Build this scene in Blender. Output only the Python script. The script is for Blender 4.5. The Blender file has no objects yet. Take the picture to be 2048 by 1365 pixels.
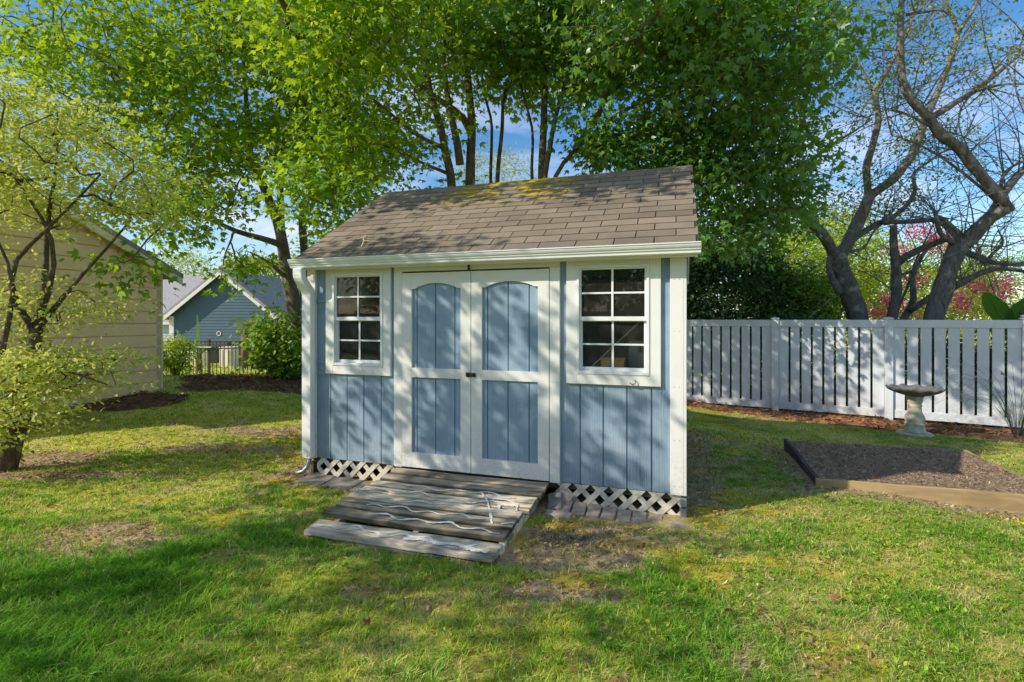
import bpy, math, random
import numpy as np
from mathutils import Vector, Matrix
random.seed(7); RNG = np.random.default_rng(7)
scene = bpy.context.scene; COL = scene.collection
F, CX, HY, CH = 1010.0, 1024.0, 638.0, 1.6          # focal length (px), image centre x, horizon row, camera height
def P(px, py, Y): return Vector(((px-CX)/F*Y, Y, CH+(HY-py)/F*Y))
SUN_EL = math.radians(33.0); SUN_T = Vector((.93, .36, 0)).normalized()   # horizontal travel of the light

# ------------------------------------------------------------------ noise
def _h(ix, iy, s):
    n = (ix.astype(np.int64)*374761393 + iy.astype(np.int64)*668265263 + s*1442695041) & 0x7fffffff
    n = ((n ^ (n >> 13))*1274126177) & 0x7fffffff
    return ((n ^ (n >> 16)) & 0xffff)/65535.0
def vnoise(x, y, s=0):
    x = np.asarray(x, float); y = np.asarray(y, float)
    ix = np.floor(x); iy = np.floor(y); fx = x-ix; fy = y-iy
    fx = fx*fx*(3-2*fx); fy = fy*fy*(3-2*fy)
    a = _h(ix, iy, s); b = _h(ix+1, iy, s); c = _h(ix, iy+1, s); d = _h(ix+1, iy+1, s)
    return (a*(1-fx)+b*fx)*(1-fy)+(c*(1-fx)+d*fx)*fy
def fbm(x, y, s=0, o=4):
    t = 0; a = .5; n = 0
    x = np.asarray(x, float); y = np.asarray(y, float)
    for i in range(o):
        t = t+a*vnoise(x, y, s+i*17); n += a; a *= .5; x = x*2.03+3.1; y = y*2.03+1.7
    return t/n
def ss(a, b, x):
    t = np.clip((np.asarray(x, float)-a)/(b-a), 0, 1); return t*t*(3-2*t)

# ------------------------------------------------------------------ terrain height
def gz(x, y):
    x = np.asarray(x, float); y = np.asarray(y, float)
    h = .33*ss(5.4, 9.0, y)*ss(1.6, 5.2, -x)*(1-ss(11.0, 14.0, y))
    h = h-.2*ss(2.2, 4.6, x)*ss(4.5, 7.4, y)
    h = h-.06*ss(3.0, 4.6, x)*(1-ss(4.5, 5.5, y))
    h = h-.05*np.clip(y-13.5, 0, 14)
    near = np.exp(-((y-5)/7)**2)
    return h+near*(.05*(fbm(x*.7, y*.7, 5, 3)-.5)*ss(.2, 1.4, np.abs(x+.2)))
def gzf(x, y): return float(gz(np.array([x]), np.array([y]))[0])

# ------------------------------------------------------------------ materials
def mat(name): 
    m = bpy.data.materials.new(name); m.use_nodes = True
    nt = m.node_tree; nt.nodes.clear()
    out = nt.nodes.new('ShaderNodeOutputMaterial')
    return m, nt, out
def N(nt, t, **k):
    n = nt.nodes.new(t)
    for a, b in k.items():
        if a.startswith('i_'): n.inputs[a[2:].replace('_', ' ')].default_value = b
        else: setattr(n, a, b)
    return n
def L(nt, a, b): nt.links.new(a, b)
def coords(nt, scale=(1, 1, 1), kind='Object'):
    tc = N(nt, 'ShaderNodeTexCoord'); mp = N(nt, 'ShaderNodeMapping'); mp.inputs['Scale'].default_value = scale
    L(nt, tc.outputs[kind], mp.inputs[0]); return mp.outputs[0]
def noise(nt, vec, scale, detail=4, rough=.55, dist=0):
    n = N(nt, 'ShaderNodeTexNoise'); n.inputs['Scale'].default_value = scale; n.inputs['Detail'].default_value = detail
    n.inputs['Roughness'].default_value = rough; n.inputs['Distortion'].default_value = dist
    if vec is not None: L(nt, vec, n.inputs['Vector'])
    return n.outputs[0]
def ramp(nt, fac, stops):
    r = N(nt, 'ShaderNodeValToRGB'); e = r.color_ramp.elements
    while len(e) < len(stops): e.new(.5)
    for q, (p, c) in zip(e, stops):
        q.position = p; q.color = (c, c, c, 1) if isinstance(c, (int, float)) else (*c, 1)
    L(nt, fac, r.inputs[0]); return r.outputs[0]
def mixc(nt, fac, a, b, mode='MIX'):
    m = N(nt, 'ShaderNodeMix', data_type='RGBA', blend_type=mode)
    for sock, v in ((m.inputs[0], fac), (m.inputs[6], a), (m.inputs[7], b)):
        if isinstance(v, (int, float)): sock.default_value = v
        elif isinstance(v, tuple): sock.default_value = (*v, 1)
        else: L(nt, v, sock)
    return m.outputs[2]
def bsdf(nt, out, col, rough=.7, bump=None, bstr=.3, bdist=.01, spec=.3, metal=0.):
    b = N(nt, 'ShaderNodeBsdfPrincipled')
    for sock, v in ((b.inputs['Base Color'], col), (b.inputs['Roughness'], rough)):
        if isinstance(v, (int, float)): sock.default_value = v
        elif isinstance(v, tuple): sock.default_value = (*v, 1)
        else: L(nt, v, sock)
    b.inputs['Specular IOR Level'].default_value = spec; b.inputs['Metallic'].default_value = metal
    if bump is not None:
        bp = N(nt, 'ShaderNodeBump'); bp.inputs['Strength'].default_value = bstr; bp.inputs['Distance'].default_value = bdist
        L(nt, bump, bp.inputs['Height']); L(nt, bp.outputs[0], b.inputs['Normal'])
    L(nt, b.outputs[0], out.inputs[0]); return b
def m_plain(name, c, rough=.6, var=.15, scale=8, bstr=.15, metal=0, spec=.3):
    m, nt, o = mat(name); v = coords(nt)
    n = noise(nt, v, scale, 5); n2 = noise(nt, v, scale*9, 3)
    c1 = tuple(x*(1-var) for x in c); c2 = tuple(min(1, x*(1+var)) for x in c)
    bsdf(nt, o, mixc(nt, ramp(nt, n, [(.3, 0.), (.7, 1.)]), c1, c2), rough, n2, bstr, .005, spec, metal); return m
def splash(nt, col, n1, n2, top=.62, c=(.20, .16, .10), amt=.55):
    tc = N(nt, 'ShaderNodeTexCoord'); sp_ = N(nt, 'ShaderNodeSeparateXYZ'); L(nt, tc.outputs['Object'], sp_.inputs[0])
    mr = N(nt, 'ShaderNodeMapRange'); mr.inputs[1].default_value = top; mr.inputs[2].default_value = .16; mr.inputs[3].default_value = 0; mr.inputs[4].default_value = 1; L(nt, sp_.outputs[2], mr.inputs[0])
    q = N(nt, 'ShaderNodeMath', operation='MULTIPLY'); L(nt, mr.outputs[0], q.inputs[0]); L(nt, ramp(nt, n1, [(.38, 0.), (.72, amt)]), q.inputs[1])
    q2 = N(nt, 'ShaderNodeMath', operation='MULTIPLY'); L(nt, q.outputs[0], q2.inputs[0]); L(nt, ramp(nt, n2, [(.3, .3), (.7, 1.)]), q2.inputs[1])
    return mixc(nt, q2.outputs[0], col, c)
def m_paint(name, c, faded, grain=1.0, dirt=.25, rough=.55):
    """painted rough-sawn wood: vertical grain, weathered fading, dirt low down"""
    m, nt, o = mat(name)
    g = noise(nt, coords(nt, (55, 55, 1.6)), 1.0, 6, .65, .6)
    g2 = noise(nt, coords(nt, (9, 9, .9)), 1.0, 4, .6, 1.8)
    w = N(nt, 'ShaderNodeTexWave', wave_type='RINGS', rings_direction='Z'); w.inputs['Scale'].default_value = 1.0
    w.inputs['Distortion'].default_value = 9; w.inputs['Detail'].default_value = 3; w.inputs['Detail Scale'].default_value = 1.2
    L(nt, coords(nt, (16, 16, 1.5)), w.inputs['Vector'])
    big = noise(nt, coords(nt), 2.2, 5, .6)
    col = mixc(nt, ramp(nt, big, [(.35, 0.), (.75, .75)]), c, faded)
    col = mixc(nt, mixc(nt, .5, ramp(nt, g, [(.42, 0.), (.72, 1.)]), ramp(nt, w.outputs[0], [(.1, 0.), (.95, 1.)])), col, mixc(nt, .5, col, faded), 'MIX')
    spots = noise(nt, coords(nt), 26, 5, .7)
    dk = tuple(x*.45 for x in c)
    col = splash(nt, col, spots, big)
    col = mixc(nt, ramp(nt, spots, [(.62, 0.), (.8, dirt)]), col, dk)
    add = N(nt, 'ShaderNodeMath', operation='ADD'); L(nt, g, add.inputs[0])
    ml = N(nt, 'ShaderNodeMath', operation='MULTIPLY'); L(nt, w.outputs[0], ml.inputs[0]); ml.inputs[1].default_value = .5*grain; L(nt, ml.outputs[0], add.inputs[1])
    bsdf(nt, o, col, rough, add.outputs[0], .28*grain, .004, .3); return m
def m_white(name, c=(.81, .79, .75), dirt=.4):
    m, nt, o = mat(name)
    g = noise(nt, coords(nt, (40, 40, 2.5)), 1.0, 5, .6, .4)
    big = noise(nt, coords(nt), 3.0, 6, .65); sp = noise(nt, coords(nt), 34, 4, .7)
    col = mixc(nt, ramp(nt, big, [(.4, 0.), (.8, .6)]), c, tuple(x*y for x, y in zip(c, (.86, .86, .84))))
    col = splash(nt, col, sp, big)
    col = mixc(nt, ramp(nt, sp, [(.64, 0.), (.8, dirt)]), col, (.32, .29, .22))
    bsdf(nt, o, col, .5, g, .14, .004, .35); return m
def m_wood(name, c1, c2, dark, axis=0, rough=.85, stain=.5):
    """weathered timber with grain along axis"""
    sc = [30, 30, 30]; sc[axis] = 1.3
    m, nt, o = mat(name); g = noise(nt, coords(nt, sc), 1.0, 7, .7, .5)
    sc2 = [7, 7, 7]; sc2[axis] = 1.2
    b = noise(nt, coords(nt, sc2), 1.0, 5, .65, .8)
    col = mixc(nt, ramp(nt, g, [(.3, 0.), (.7, 1.)]), c1, c2)
    col = mixc(nt, ramp(nt, b, [(.42, 0.), (.62, stain)]), col, dark)
    at = N(nt, 'ShaderNodeAttribute', attribute_name='var')
    mul = N(nt, 'ShaderNodeMath', operation='MULTIPLY_ADD'); L(nt, at.outputs['Fac'], mul.inputs[0]); mul.inputs[1].default_value = .75; mul.inputs[2].default_value = .6
    hs = N(nt, 'ShaderNodeHueSaturation'); L(nt, mul.outputs[0], hs.inputs['Value']); L(nt, col, hs.inputs['Color'])
    bsdf(nt, o, hs.outputs[0], rough, g, .5, .006, .2); return m
def m_bark(name, c1, c2, lich, scale=1.0):
    m, nt, o = mat(name)
    g = noise(nt, coords(nt, (16*scale, 16*scale, 4*scale)), 1.0, 7, .7, 1.0)
    l = noise(nt, coords(nt), 5*scale, 5, .7)
    col = mixc(nt, ramp(nt, g, [(.32, 0.), (.66, 1.)]), c1, c2)
    col = mixc(nt, ramp(nt, l, [(.52, 0.), (.66, .75)]), col, lich)
    bsdf(nt, o, col, .9, g, .9, .03, .15); return m
def m_leaf(name, stops, trans=(.30, .42, .03), tmix=.42, gloss=.03, rough=.5):
    m, nt, o = mat(name)
    at = N(nt, 'ShaderNodeAttribute', attribute_name='var')
    col = ramp(nt, at.outputs['Fac'], stops)
    n = noise(nt, coords(nt), .55, 3, .6)
    col = mixc(nt, ramp(nt, n, [(.35, 0.), (.7, .35)]), col, tuple(x*.6 for x in stops[0][1]))
    d = N(nt, 'ShaderNodeBsdfDiffuse'); L(nt, col, d.inputs[0])
    t = N(nt, 'ShaderNodeBsdfTranslucent'); L(nt, mixc(nt, .55, col, trans), t.inputs[0])
    mx = N(nt, 'ShaderNodeMixShader'); mx.inputs[0].default_value = tmix; L(nt, d.outputs[0], mx.inputs[1]); L(nt, t.outputs[0], mx.inputs[2])
    g = N(nt, 'ShaderNodeBsdfGlossy'); g.inputs['Roughness'].default_value = rough
    m2 = N(nt, 'ShaderNodeMixShader'); m2.inputs[0].default_value = gloss; L(nt, mx.outputs[0], m2.inputs[1]); L(nt, g.outputs[0], m2.inputs[2])
    L(nt, m2.outputs[0], o.inputs[0]); return m
def m_attr(name, rough=.9, trans=0., bump=0., bscale=60):
    """colour from the per-point 'col' attribute"""
    m, nt, o = mat(name); at = N(nt, 'ShaderNodeAttribute', attribute_name='col')
    col = at.outputs['Color']
    if bump:
        n = noise(nt, coords(nt), bscale, 6, .7)
        col = mixc(nt, 1.0, col, ramp(nt, n, [(.25, .45), (.75, 1.45)]), 'MULTIPLY')
        bsdf(nt, o, col, rough, n, bump, .02, .1); return m
    d = N(nt, 'ShaderNodeBsdfDiffuse'); L(nt, col, d.inputs[0])
    t = N(nt, 'ShaderNodeBsdfTranslucent'); L(nt, col, t.inputs[0])
    mx = N(nt, 'ShaderNodeMixShader'); mx.inputs[0].default_value = trans; L(nt, d.outputs[0], mx.inputs[1]); L(nt, t.outputs[0], mx.inputs[2])
    L(nt, mx.outputs[0], o.inputs[0]); return m

M = {}
M['blue'] = m_paint('siding_blue_paint', (.165, .255, .355), (.44, .53, .60))
M['doorblue'] = m_paint('door_blue_paint', (.178, .28, .385), (.39, .49, .58), .5, .12)
M['white'] = m_white('white_paint'); M['cleanwhite'] = m_plain('white_aluminium', (.80, .80, .79), .35, .05, 3, .03, spec=.5)
def vinyl():
    m, nt, o = mat('white_vinyl'); v = coords(nt); big = noise(nt, v, 1.3, 5, .65); st = noise(nt, coords(nt, (14, 14, 1.2)), 1.0, 5, .65); fi = noise(nt, v, 22, 4, .7)
    col = mixc(nt, ramp(nt, big, [(.35, 0.), (.75, .7)]), (.68, .71, .75), (.58, .62, .64)); col = mixc(nt, ramp(nt, st, [(.5, 0.), (.75, .35)]), col, (.52, .55, .50))
    col = splash(nt, col, fi, big, .5, (.30, .27, .17), .8); bsdf(nt, o, col, .42, st, .05, .003, .4); return m
M['vinyl'] = vinyl()
M['lattice'] = m_white('lattice_white', (.74, .68, .56), .5)
M['tanwall'] = m_plain('tan_siding_paint', (.95, .71, .45), .7, .05, 2, .1)
M['tantrim'] = m_plain('cream_trim_paint', (.85, .78, .60), .6, .06, 3, .08)
M['housewall'] = m_plain('slate_blue_siding', (.085, .145, .185), .7, .08, 2, .1)
M['greyroof'] = m_plain('grey_asphalt_roof', (.34, .32, .32), .9, .25, 14, .4)
M['blackmetal'] = m_plain('black_metal', (.02, .02, .02), .45, .2, 20, .05, spec=.5)
M['brownmetal'] = m_plain('dark_bronze_metal', (.05, .04, .032), .5, .2, 20, .05, spec=.5)
M['galv'] = m_plain('galvanised_metal', (.32, .36, .42), .4, .15, 12, .05, metal=.6)
M['concrete'] = m_plain('weathered_concrete', (.50, .45, .34), .9, .32, 9, .5)
M['bowl'] = m_plain('dark_stone_bowl', (.15, .145, .13), .85, .4, 14, .6)
M['brick'] = m_plain('grey_clay_paver', (.36, .295, .235), .92, .3, 16, .7)
M['slab'] = m_plain('grey_concrete_slab', (.25, .215, .18), .92, .3, 11, .6)
M['deck'] = m_wood('weathered_deck_wood', (.42, .34, .23), (.90, .76, .56), (.07, .058, .042), 0, .9, .8)
M['oldboard'] = m_wood('silvered_board', (.38, .32, .24), (.76, .67, .54), (.08, .068, .052), 0, .9, .8)
M['newboard'] = m_wood('new_pine_board', (.44, .31, .15), (.58, .42, .21), (.26, .18, .09), 0, .8, .6)
M['darkboard'] = m_wood('dark_weathered_board', (.075, .062, .05), (.16, .14, .115), (.03, .026, .02), 1, .9, .6)
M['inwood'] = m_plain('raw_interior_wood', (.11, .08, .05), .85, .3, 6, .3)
M['boxwood'] = m_wood('orange_box_wood', (.78, .42, .15), (.85, .52, .22), (.55, .28, .1), 0, .6, .3)
M['machine'] = m_plain('pale_grey_metal', (.42, .43, .42), .5, .1, 6, .05)
M['stick'] = m_plain('pale_yellow_stick', (.62, .58, .30), .6, .1, 10, .1)
M['paintline'] = m_plain('dried_white_caulk', (.72, .70, .64), .8, .2, 40, .4)
M['bark'] = m_bark('maple_bark', (.07, .053, .04), (.27, .205, .145), (.36, .31, .24))
M['greybark'] = m_bark('cherry_bark', (.075, .068, .062), (.24, .215, .19), (.42, .39, .35), .9)
M['darkbark'] = m_bark('dark_mossy_bark', (.06, .044, .03), (.19, .135, .09), (.28, .25, .18), 1.5)
M['palmfibre'] = m_bark('palm_fibre', (.09, .06, .035), (.26, .18, .10), (.2, .15, .09), 2)
M['maple'] = m_leaf('maple_leaf', [(0., (.04, .15, .014)), (.4, (.12, .32, .022)), (.75, (.36, .54, .025)), (1., (.66, .72, .035))], (.70, .86, .025), .46)
M['mapledark'] = m_leaf('shaded_maple_leaf', [(0., (.04, .14, .035)), (.5, (.11, .30, .055)), (1., (.32, .52, .055))], (.48, .70, .035), .44, .06, .4)  # darker copy of the maple leaf, crown shade put into the colour
M['varieg'] = m_leaf('variegated_leaf', [(0., (.18, .36, .05)), (.35, (.50, .58, .11)), (.7, (.80, .77, .23)), (1., (.92, .88, .48))], (.88, .84, .11), .42, .03)
M['bush'] = m_leaf('bush_leaf', [(0., (.05, .17, .016)), (.5, (.19, .38, .03)), (1., (.45, .58, .04))], (.55, .68, .04), .42, .035)
M['yellowbush'] = m_leaf('yellow_bush_leaf', [(0., (.15, .32, .02)), (.5, (.42, .58, .03)), (1., (.74, .78, .06))], (.75, .82, .04), .42, .03)
M['thicket'] = m_leaf('dark_ivy_leaf', [(0., (.022, .07, .018)), (.6, (.06, .16, .03)), (1., (.22, .36, .05))], (.25, .4, .03), .35, .05)
M['farleaf'] = m_leaf('sunny_far_leaf', [(0., (.14, .24, .03)), (.5, (.40, .50, .06)), (1., (.66, .66, .11))], (.66, .68, .07), .42, .03)
M['cherryleaf'] = m_leaf('cherry_leaf', [(0., (.05, .13, .025)), (.7, (.14, .27, .04)), (1., (.52, .45, .05))], (.4, .5, .04), .4, .05)
M['pink'] = m_leaf('pink_blossom', [(0., (.80, .09, .20)), (.6, (.90, .18, .32)), (1., (.95, .42, .50))], (.95, .2, .32), .4, .02)
M['banana'] = m_leaf('banana_leaf', [(0., (.04, .15, .03)), (.5, (.08, .26, .035)), (1., (.30, .5, .04))], (.30, .5, .03), .4, .10, .3)
M['palm'] = m_leaf('palm_frond', [(0., (.09, .17, .05)), (.6, (.22, .31, .10)), (1., (.45, .48, .26))], (.4, .45, .1), .3, .06)
M['reed'] = m_leaf('arching_grass_blade', [(0., (.025, .05, .03)), (1., (.06, .10, .05))], (.1, .16, .05), .25, .05)
M['deadleaf'] = m_leaf('dead_leaf', [(0., (.16, .06, .03)), (.5, (.30, .13, .05)), (1., (.48, .30, .14))], (.4, .2, .05), .2, .02)
M['clover'] = m_leaf('clover_leaf', [(0., (.08, .24, .02)), (.5, (.26, .46, .04)), (1., (.58, .68, .08))], (.6, .75, .05), .4, .02)
M['ground'] = m_attr('lawn_soil', .95, 0, .8, 38)
M['grass'] = m_attr('grass_blade', .8, .46)
M['soil'] = m_attr('bed_mulch', .95, 0, .9, 90)
def glass():
    m, nt, o = mat('window_glass'); tr = N(nt, 'ShaderNodeBsdfTransparent'); tr.inputs[0].default_value = (.96, .97, .96, 1)
    g = N(nt, 'ShaderNodeBsdfGlossy'); g.inputs['Roughness'].default_value = .015; g.inputs[0].default_value = (.9, .92, .95, 1)
    lw = N(nt, 'ShaderNodeFresnel'); lw.inputs[0].default_value = 1.5
    mx = N(nt, 'ShaderNodeMixShader'); L(nt, lw.outputs[0], mx.inputs[0]); L(nt, tr.outputs[0], mx.inputs[1]); L(nt, g.outputs[0], mx.inputs[2])
    d = N(nt, 'ShaderNodeBsdfDiffuse'); d.inputs[0].default_value = (.45, .42, .36, 1)
    n = noise(nt, coords(nt), 7, 5, .7); f = ramp(nt, n, [(.3, .02), (.75, .075)])
    m2 = N(nt, 'ShaderNodeMixShader'); L(nt, f, m2.inputs[0]); L(nt, mx.outputs[0], m2.inputs[1]); L(nt, d.outputs[0], m2.inputs[2])
    L(nt, m2.outputs[0], o.inputs[0]); return m
M['glass'] = glass()
def shingle_mat():
    m, nt, o = mat('asphalt_shingle'); at = N(nt, 'ShaderNodeAttribute', attribute_name='var')
    c = ramp(nt, at.outputs['Fac'], [(0., (.195, .156, .108)), (.5, (.262, .211, .15)), (1., (.33, .268, .196))])
    v = coords(nt); gr = noise(nt, v, 330, 2, .8); bl = noise(nt, v, 1.7, 5, .65)
    c = mixc(nt, 1.0, c, ramp(nt, gr, [(.3, .6), (.7, 1.35)]), 'MULTIPLY')
    c = mixc(nt, ramp(nt, bl, [(.45, 0.), (.75, .5)]), c, (.085, .075, .068))
    tc = N(nt, 'ShaderNodeTexCoord'); sp = N(nt, 'ShaderNodeSeparateXYZ'); L(nt, tc.outputs['Object'], sp.inputs[0])
    def band(sock, lo0, lo1, hi1, hi0):
        r1 = N(nt, 'ShaderNodeMapRange', interpolation_type='SMOOTHSTEP'); r1.inputs[1].default_value = lo0; r1.inputs[2].default_value = lo1
        r2 = N(nt, 'ShaderNodeMapRange', interpolation_type='SMOOTHSTEP'); r2.inputs[1].default_value = hi0; r2.inputs[2].default_value = hi1
        L(nt, sock, r1.inputs[0]); L(nt, sock, r2.inputs[0])
        q = N(nt, 'ShaderNodeMath', operation='MULTIPLY'); L(nt, r1.outputs[0], q.inputs[0]); L(nt, r2.outputs[0], q.inputs[1]); return q.outputs[0]
    q = N(nt, 'ShaderNodeMath', operation='MULTIPLY'); L(nt, band(sp.outputs[0], .6, 1.6, 2.2, 2.7), q.inputs[0]); L(nt, band(sp.outputs[1], .75, 1.15, 1.6, 1.8), q.inputs[1])
    ms = noise(nt, coords(nt, (3.2, 5.5, 5.5)), 1.0, 6, .62)
    q2 = N(nt, 'ShaderNodeMath', operation='MULTIPLY'); L(nt, ramp(nt, ms, [(.46, 0.), (.54, 1.)]), q2.inputs[0]); L(nt, q.outputs[0], q2.inputs[1])
    c = mixc(nt, q2.outputs[0], c, mixc(nt, ramp(nt, gr, [(.3, 0.), (.7, 1.)]), (.36, .24, .015), (.58, .42, .03)))
    bsdf(nt, o, c, .95, gr, .6, .004, .15); return m
M['shingle'] = shingle_mat()

# ------------------------------------------------------------------ mesh building
class MB:
    def __init__(s): s.v = []; s.f = []; s.var = []
    def add(s, vs, fs, var=None):
        o = len(s.v); s.v += [tuple(v) for v in vs]; s.f += [tuple(i+o for i in f) for f in fs]
        s.var += [random.random() if var is None else var]*len(vs); return s
    def box(s, x0, x1, y0, y1, z0, z1, var=None, mtx=None):
        vs = [Vector(p) for p in ((x0,y0,z0),(x1,y0,z0),(x1,y1,z0),(x0,y1,z0),(x0,y0,z1),(x1,y0,z1),(x1,y1,z1),(x0,y1,z1))]
        if mtx is not None: vs = [mtx @ v for v in vs]
        return s.add(vs, [(0,3,2,1),(4,5,6,7),(0,1,5,4),(1,2,6,5),(2,3,7,6),(3,0,4,7)], var)
    def prism(s, poly, a0, a1, fn, var=None):
        """poly of (p,q) extruded from a0 to a1; fn(p,q,a) -> xyz"""
        n = len(poly); vs = [fn(p, q, a0) for p, q in poly]+[fn(p, q, a1) for p, q in poly]
        return s.add(vs, [tuple(range(n-1, -1, -1)), tuple(range(n, 2*n))]+[(i, (i+1) % n, n+(i+1) % n, n+i) for i in range(n)], var)
    def tube(s, pts, rad, k=6, cap=True, var=None):
        pts = [Vector(p) for p in pts]; n = len(pts)
        if n < 2: return s
        vs = []; ref = None
        for i in range(n):
            t = (pts[min(i+1, n-1)]-pts[max(i-1, 0)])
            t = t.normalized() if t.length > 1e-7 else Vector((0, 0, 1))
            if ref is None: ref = t.orthogonal().normalized()
            ref = (ref-t*ref.dot(t)); ref = ref.normalized() if ref.length > 1e-6 else t.orthogonal().normalized()
            b = t.cross(ref); r = rad[i] if hasattr(rad, '__len__') else rad
            for j in range(k):
                a = 2*math.pi*j/k; vs.append(pts[i]+(ref*math.cos(a)+b*math.sin(a))*r)
        fs = [(i*k+j, i*k+(j+1) % k, (i+1)*k+(j+1) % k, (i+1)*k+j) for i in range(n-1) for j in range(k)]
        if cap: fs += [tuple(range(k-1, -1, -1)), tuple(range((n-1)*k, n*k))]
        return s.add(vs, fs, var)
    def lathe(s, prof, k=32, wob=None):
        vs = []; n = len(prof)
        for i, (r, z) in enumerate(prof):
            for j in range(k):
                a = 2*math.pi*j/k; rr, zz = (r, z) if wob is None else wob(r, z, a, i)
                vs.append((rr*math.cos(a), rr*math.sin(a), zz))
        fs = [(i*k+j, i*k+(j+1) % k, (i+1)*k+(j+1) % k, (i+1)*k+j) for i in range(n-1) for j in range(k)]
        fs += [tuple(range(k-1, -1, -1)), tuple(range((n-1)*k, n*k))]
        return s.add(vs, fs)
    def build(s, name, m, parent=None, bevel=0, smooth=False):
        me = bpy.data.meshes.new(name); me.from_pydata(s.v, [], s.f); me.update()
        at = me.attributes.new('var', 'FLOAT', 'POINT'); at.data.foreach_set('value', s.var)
        me.materials.append(m)
        if smooth: me.polygons.foreach_set('use_smooth', [True]*len(me.polygons))
        o = bpy.data.objects.new(name, me); COL.objects.link(o); o.parent = parent
        if bevel:
            b = o.modifiers.new('bevel', 'BEVEL'); b.width = bevel; b.segments = 2; b.limit_method = 'ANGLE'
        return o
def npmesh(name, V, Fs, m, parent=None, var=None, col=None, smooth=False):
    """V (n,3); Fs list of (k,size) integer arrays"""
    me = bpy.data.meshes.new(name); me.vertices.add(len(V)); me.vertices.foreach_set('co', np.asarray(V, np.float32).ravel())
    loops = np.concatenate([f.ravel() for f in Fs]).astype(np.int32)
    tot = np.concatenate([np.full(len(f), f.shape[1]) for f in Fs]).astype(np.int32)
    st = np.concatenate([[0], np.cumsum(tot)[:-1]]).astype(np.int32)
    me.loops.add(len(loops)); me.loops.foreach_set('vertex_index', loops)
    me.polygons.add(len(tot)); me.polygons.foreach_set('loop_start', st); me.polygons.foreach_set('loop_total', tot)
    if smooth: me.polygons.foreach_set('use_smooth', np.ones(len(tot), bool))
    me.update(calc_edges=True)
    if var is not None: me.attributes.new('var', 'FLOAT', 'POINT').data.foreach_set('value', np.asarray(var, np.float32))
    if col is not None:
        c4 = np.ones((len(V), 4), np.float32); c4[:, :3] = col
        me.attributes.new('col', 'FLOAT_COLOR', 'POINT').data.foreach_set('color', c4.ravel())
    me.materials.append(m); o = bpy.data.objects.new(name, me); COL.objects.link(o); o.parent = parent; return o
def tag(o, label=None, cat=None, group=None, kind=None):
    if label: o['label'] = label
    if cat: o['category'] = cat
    if group: o['group'] = group
    if kind: o['kind'] = kind
    return o
def thing(name, label, cat, loc=(0, 0, 0), rz=0, group=None):
    o = bpy.data.objects.new(name, None); COL.objects.link(o); o.location = loc; o.rotation_euler.z = rz; o.empty_display_size = .1
    return tag(o, label, cat, group)

# ------------------------------------------------------------------ leaves and trees
def unit(a): return a/np.maximum(np.linalg.norm(a, axis=-1, keepdims=True), 1e-9)
T_MAPLE = (np.array([(0,0,0),(-.30,.10,-.02),(-.52,.50,-.10),(-.17,.44,0),(0,1,-.16),(.17,.44,0),(.52,.50,-.10),(.30,.10,-.02)], float), [np.array([(0,3,2,1),(0,5,4,3),(0,7,6,5)])])
T_OVAL = (np.array([(0,0,0),(-.27,.38,.06),(-.2,.75,.02),(0,1,-.10),(.2,.75,.02),(.27,.38,.06)], float), [np.array([(0,3,2,1),(0,5,4,3)])])
T_NARROW = (np.array([(0,0,0),(-.15,.45,.03),(0,1,-.12),(.15,.45,.03)], float), [np.array([(0,3,2,1)])])
def leaves(name, pos, out, size, m, parent, tmpl=T_MAPLE, droop=.45, flat=.7, var=None, rng=RNG):
    n = len(pos); r = rng.normal(size=(n, 3))
    nrm = unit(np.array([0, 0, 1.])*flat+out*.35+r*.5)
    tip = unit(out+rng.normal(size=(n, 3))*.55-np.array([0, 0, 1.])*droop)
    side = unit(np.cross(tip, nrm)); nrm = np.cross(side, tip)
    T, fs = tmpl; sz = (size*rng.uniform(.6, 1.25, n))[:, None, None]
    V = pos[:, None, :]+sz*(T[None, :, 0:1]*side[:, None, :]+T[None, :, 1:2]*tip[:, None, :]+T[None, :, 2:3]*nrm[:, None, :])
    k = len(T); base = (np.arange(n)*k)[:, None, None]
    Fs = [(base+f[None]).reshape(-1, f.shape[1]) for f in fs]
    if var is None: var = rng.random(n)
    return npmesh(name, V.reshape(-1, 3), Fs, m, parent, var=np.repeat(var, k))
def ell(c, r, n, rng=RNG, shell=.35, lump=.35, seed=0):
    """points in an ellipsoid, biased to its outside, with lumpy outline"""
    d = unit(rng.normal(size=(n, 3))); rad = rng.uniform(shell, 1, n)**.6
    lum = 1+lump*(fbm(d[:, 0]*2.3+seed+7, d[:, 1]*2.3+d[:, 2]*1.9, 3+seed, 3)-.5)*2
    return np.array(c)+d*np.array(r)*(rad*lum)[:, None]
def resample(pts, step, jit=0., rng=RNG):
    pts = [np.array(p, float) for p in pts]; out = [pts[0]]
    for a, b in zip(pts[:-1], pts[1:]):
        k = max(1, int(np.linalg.norm(b-a)/step))
        for i in range(1, k+1): out.append(a+(b-a)*i/k+(rng.normal(size=3)*jit if i < k else 0))
    o = np.array(out)
    if len(o) > 4:                                                  # soften the kinks
        s = o.copy(); s[1:-1] = (o[:-2]+2*o[1:-1]+o[2:])/4; o = s
    return o
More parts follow.
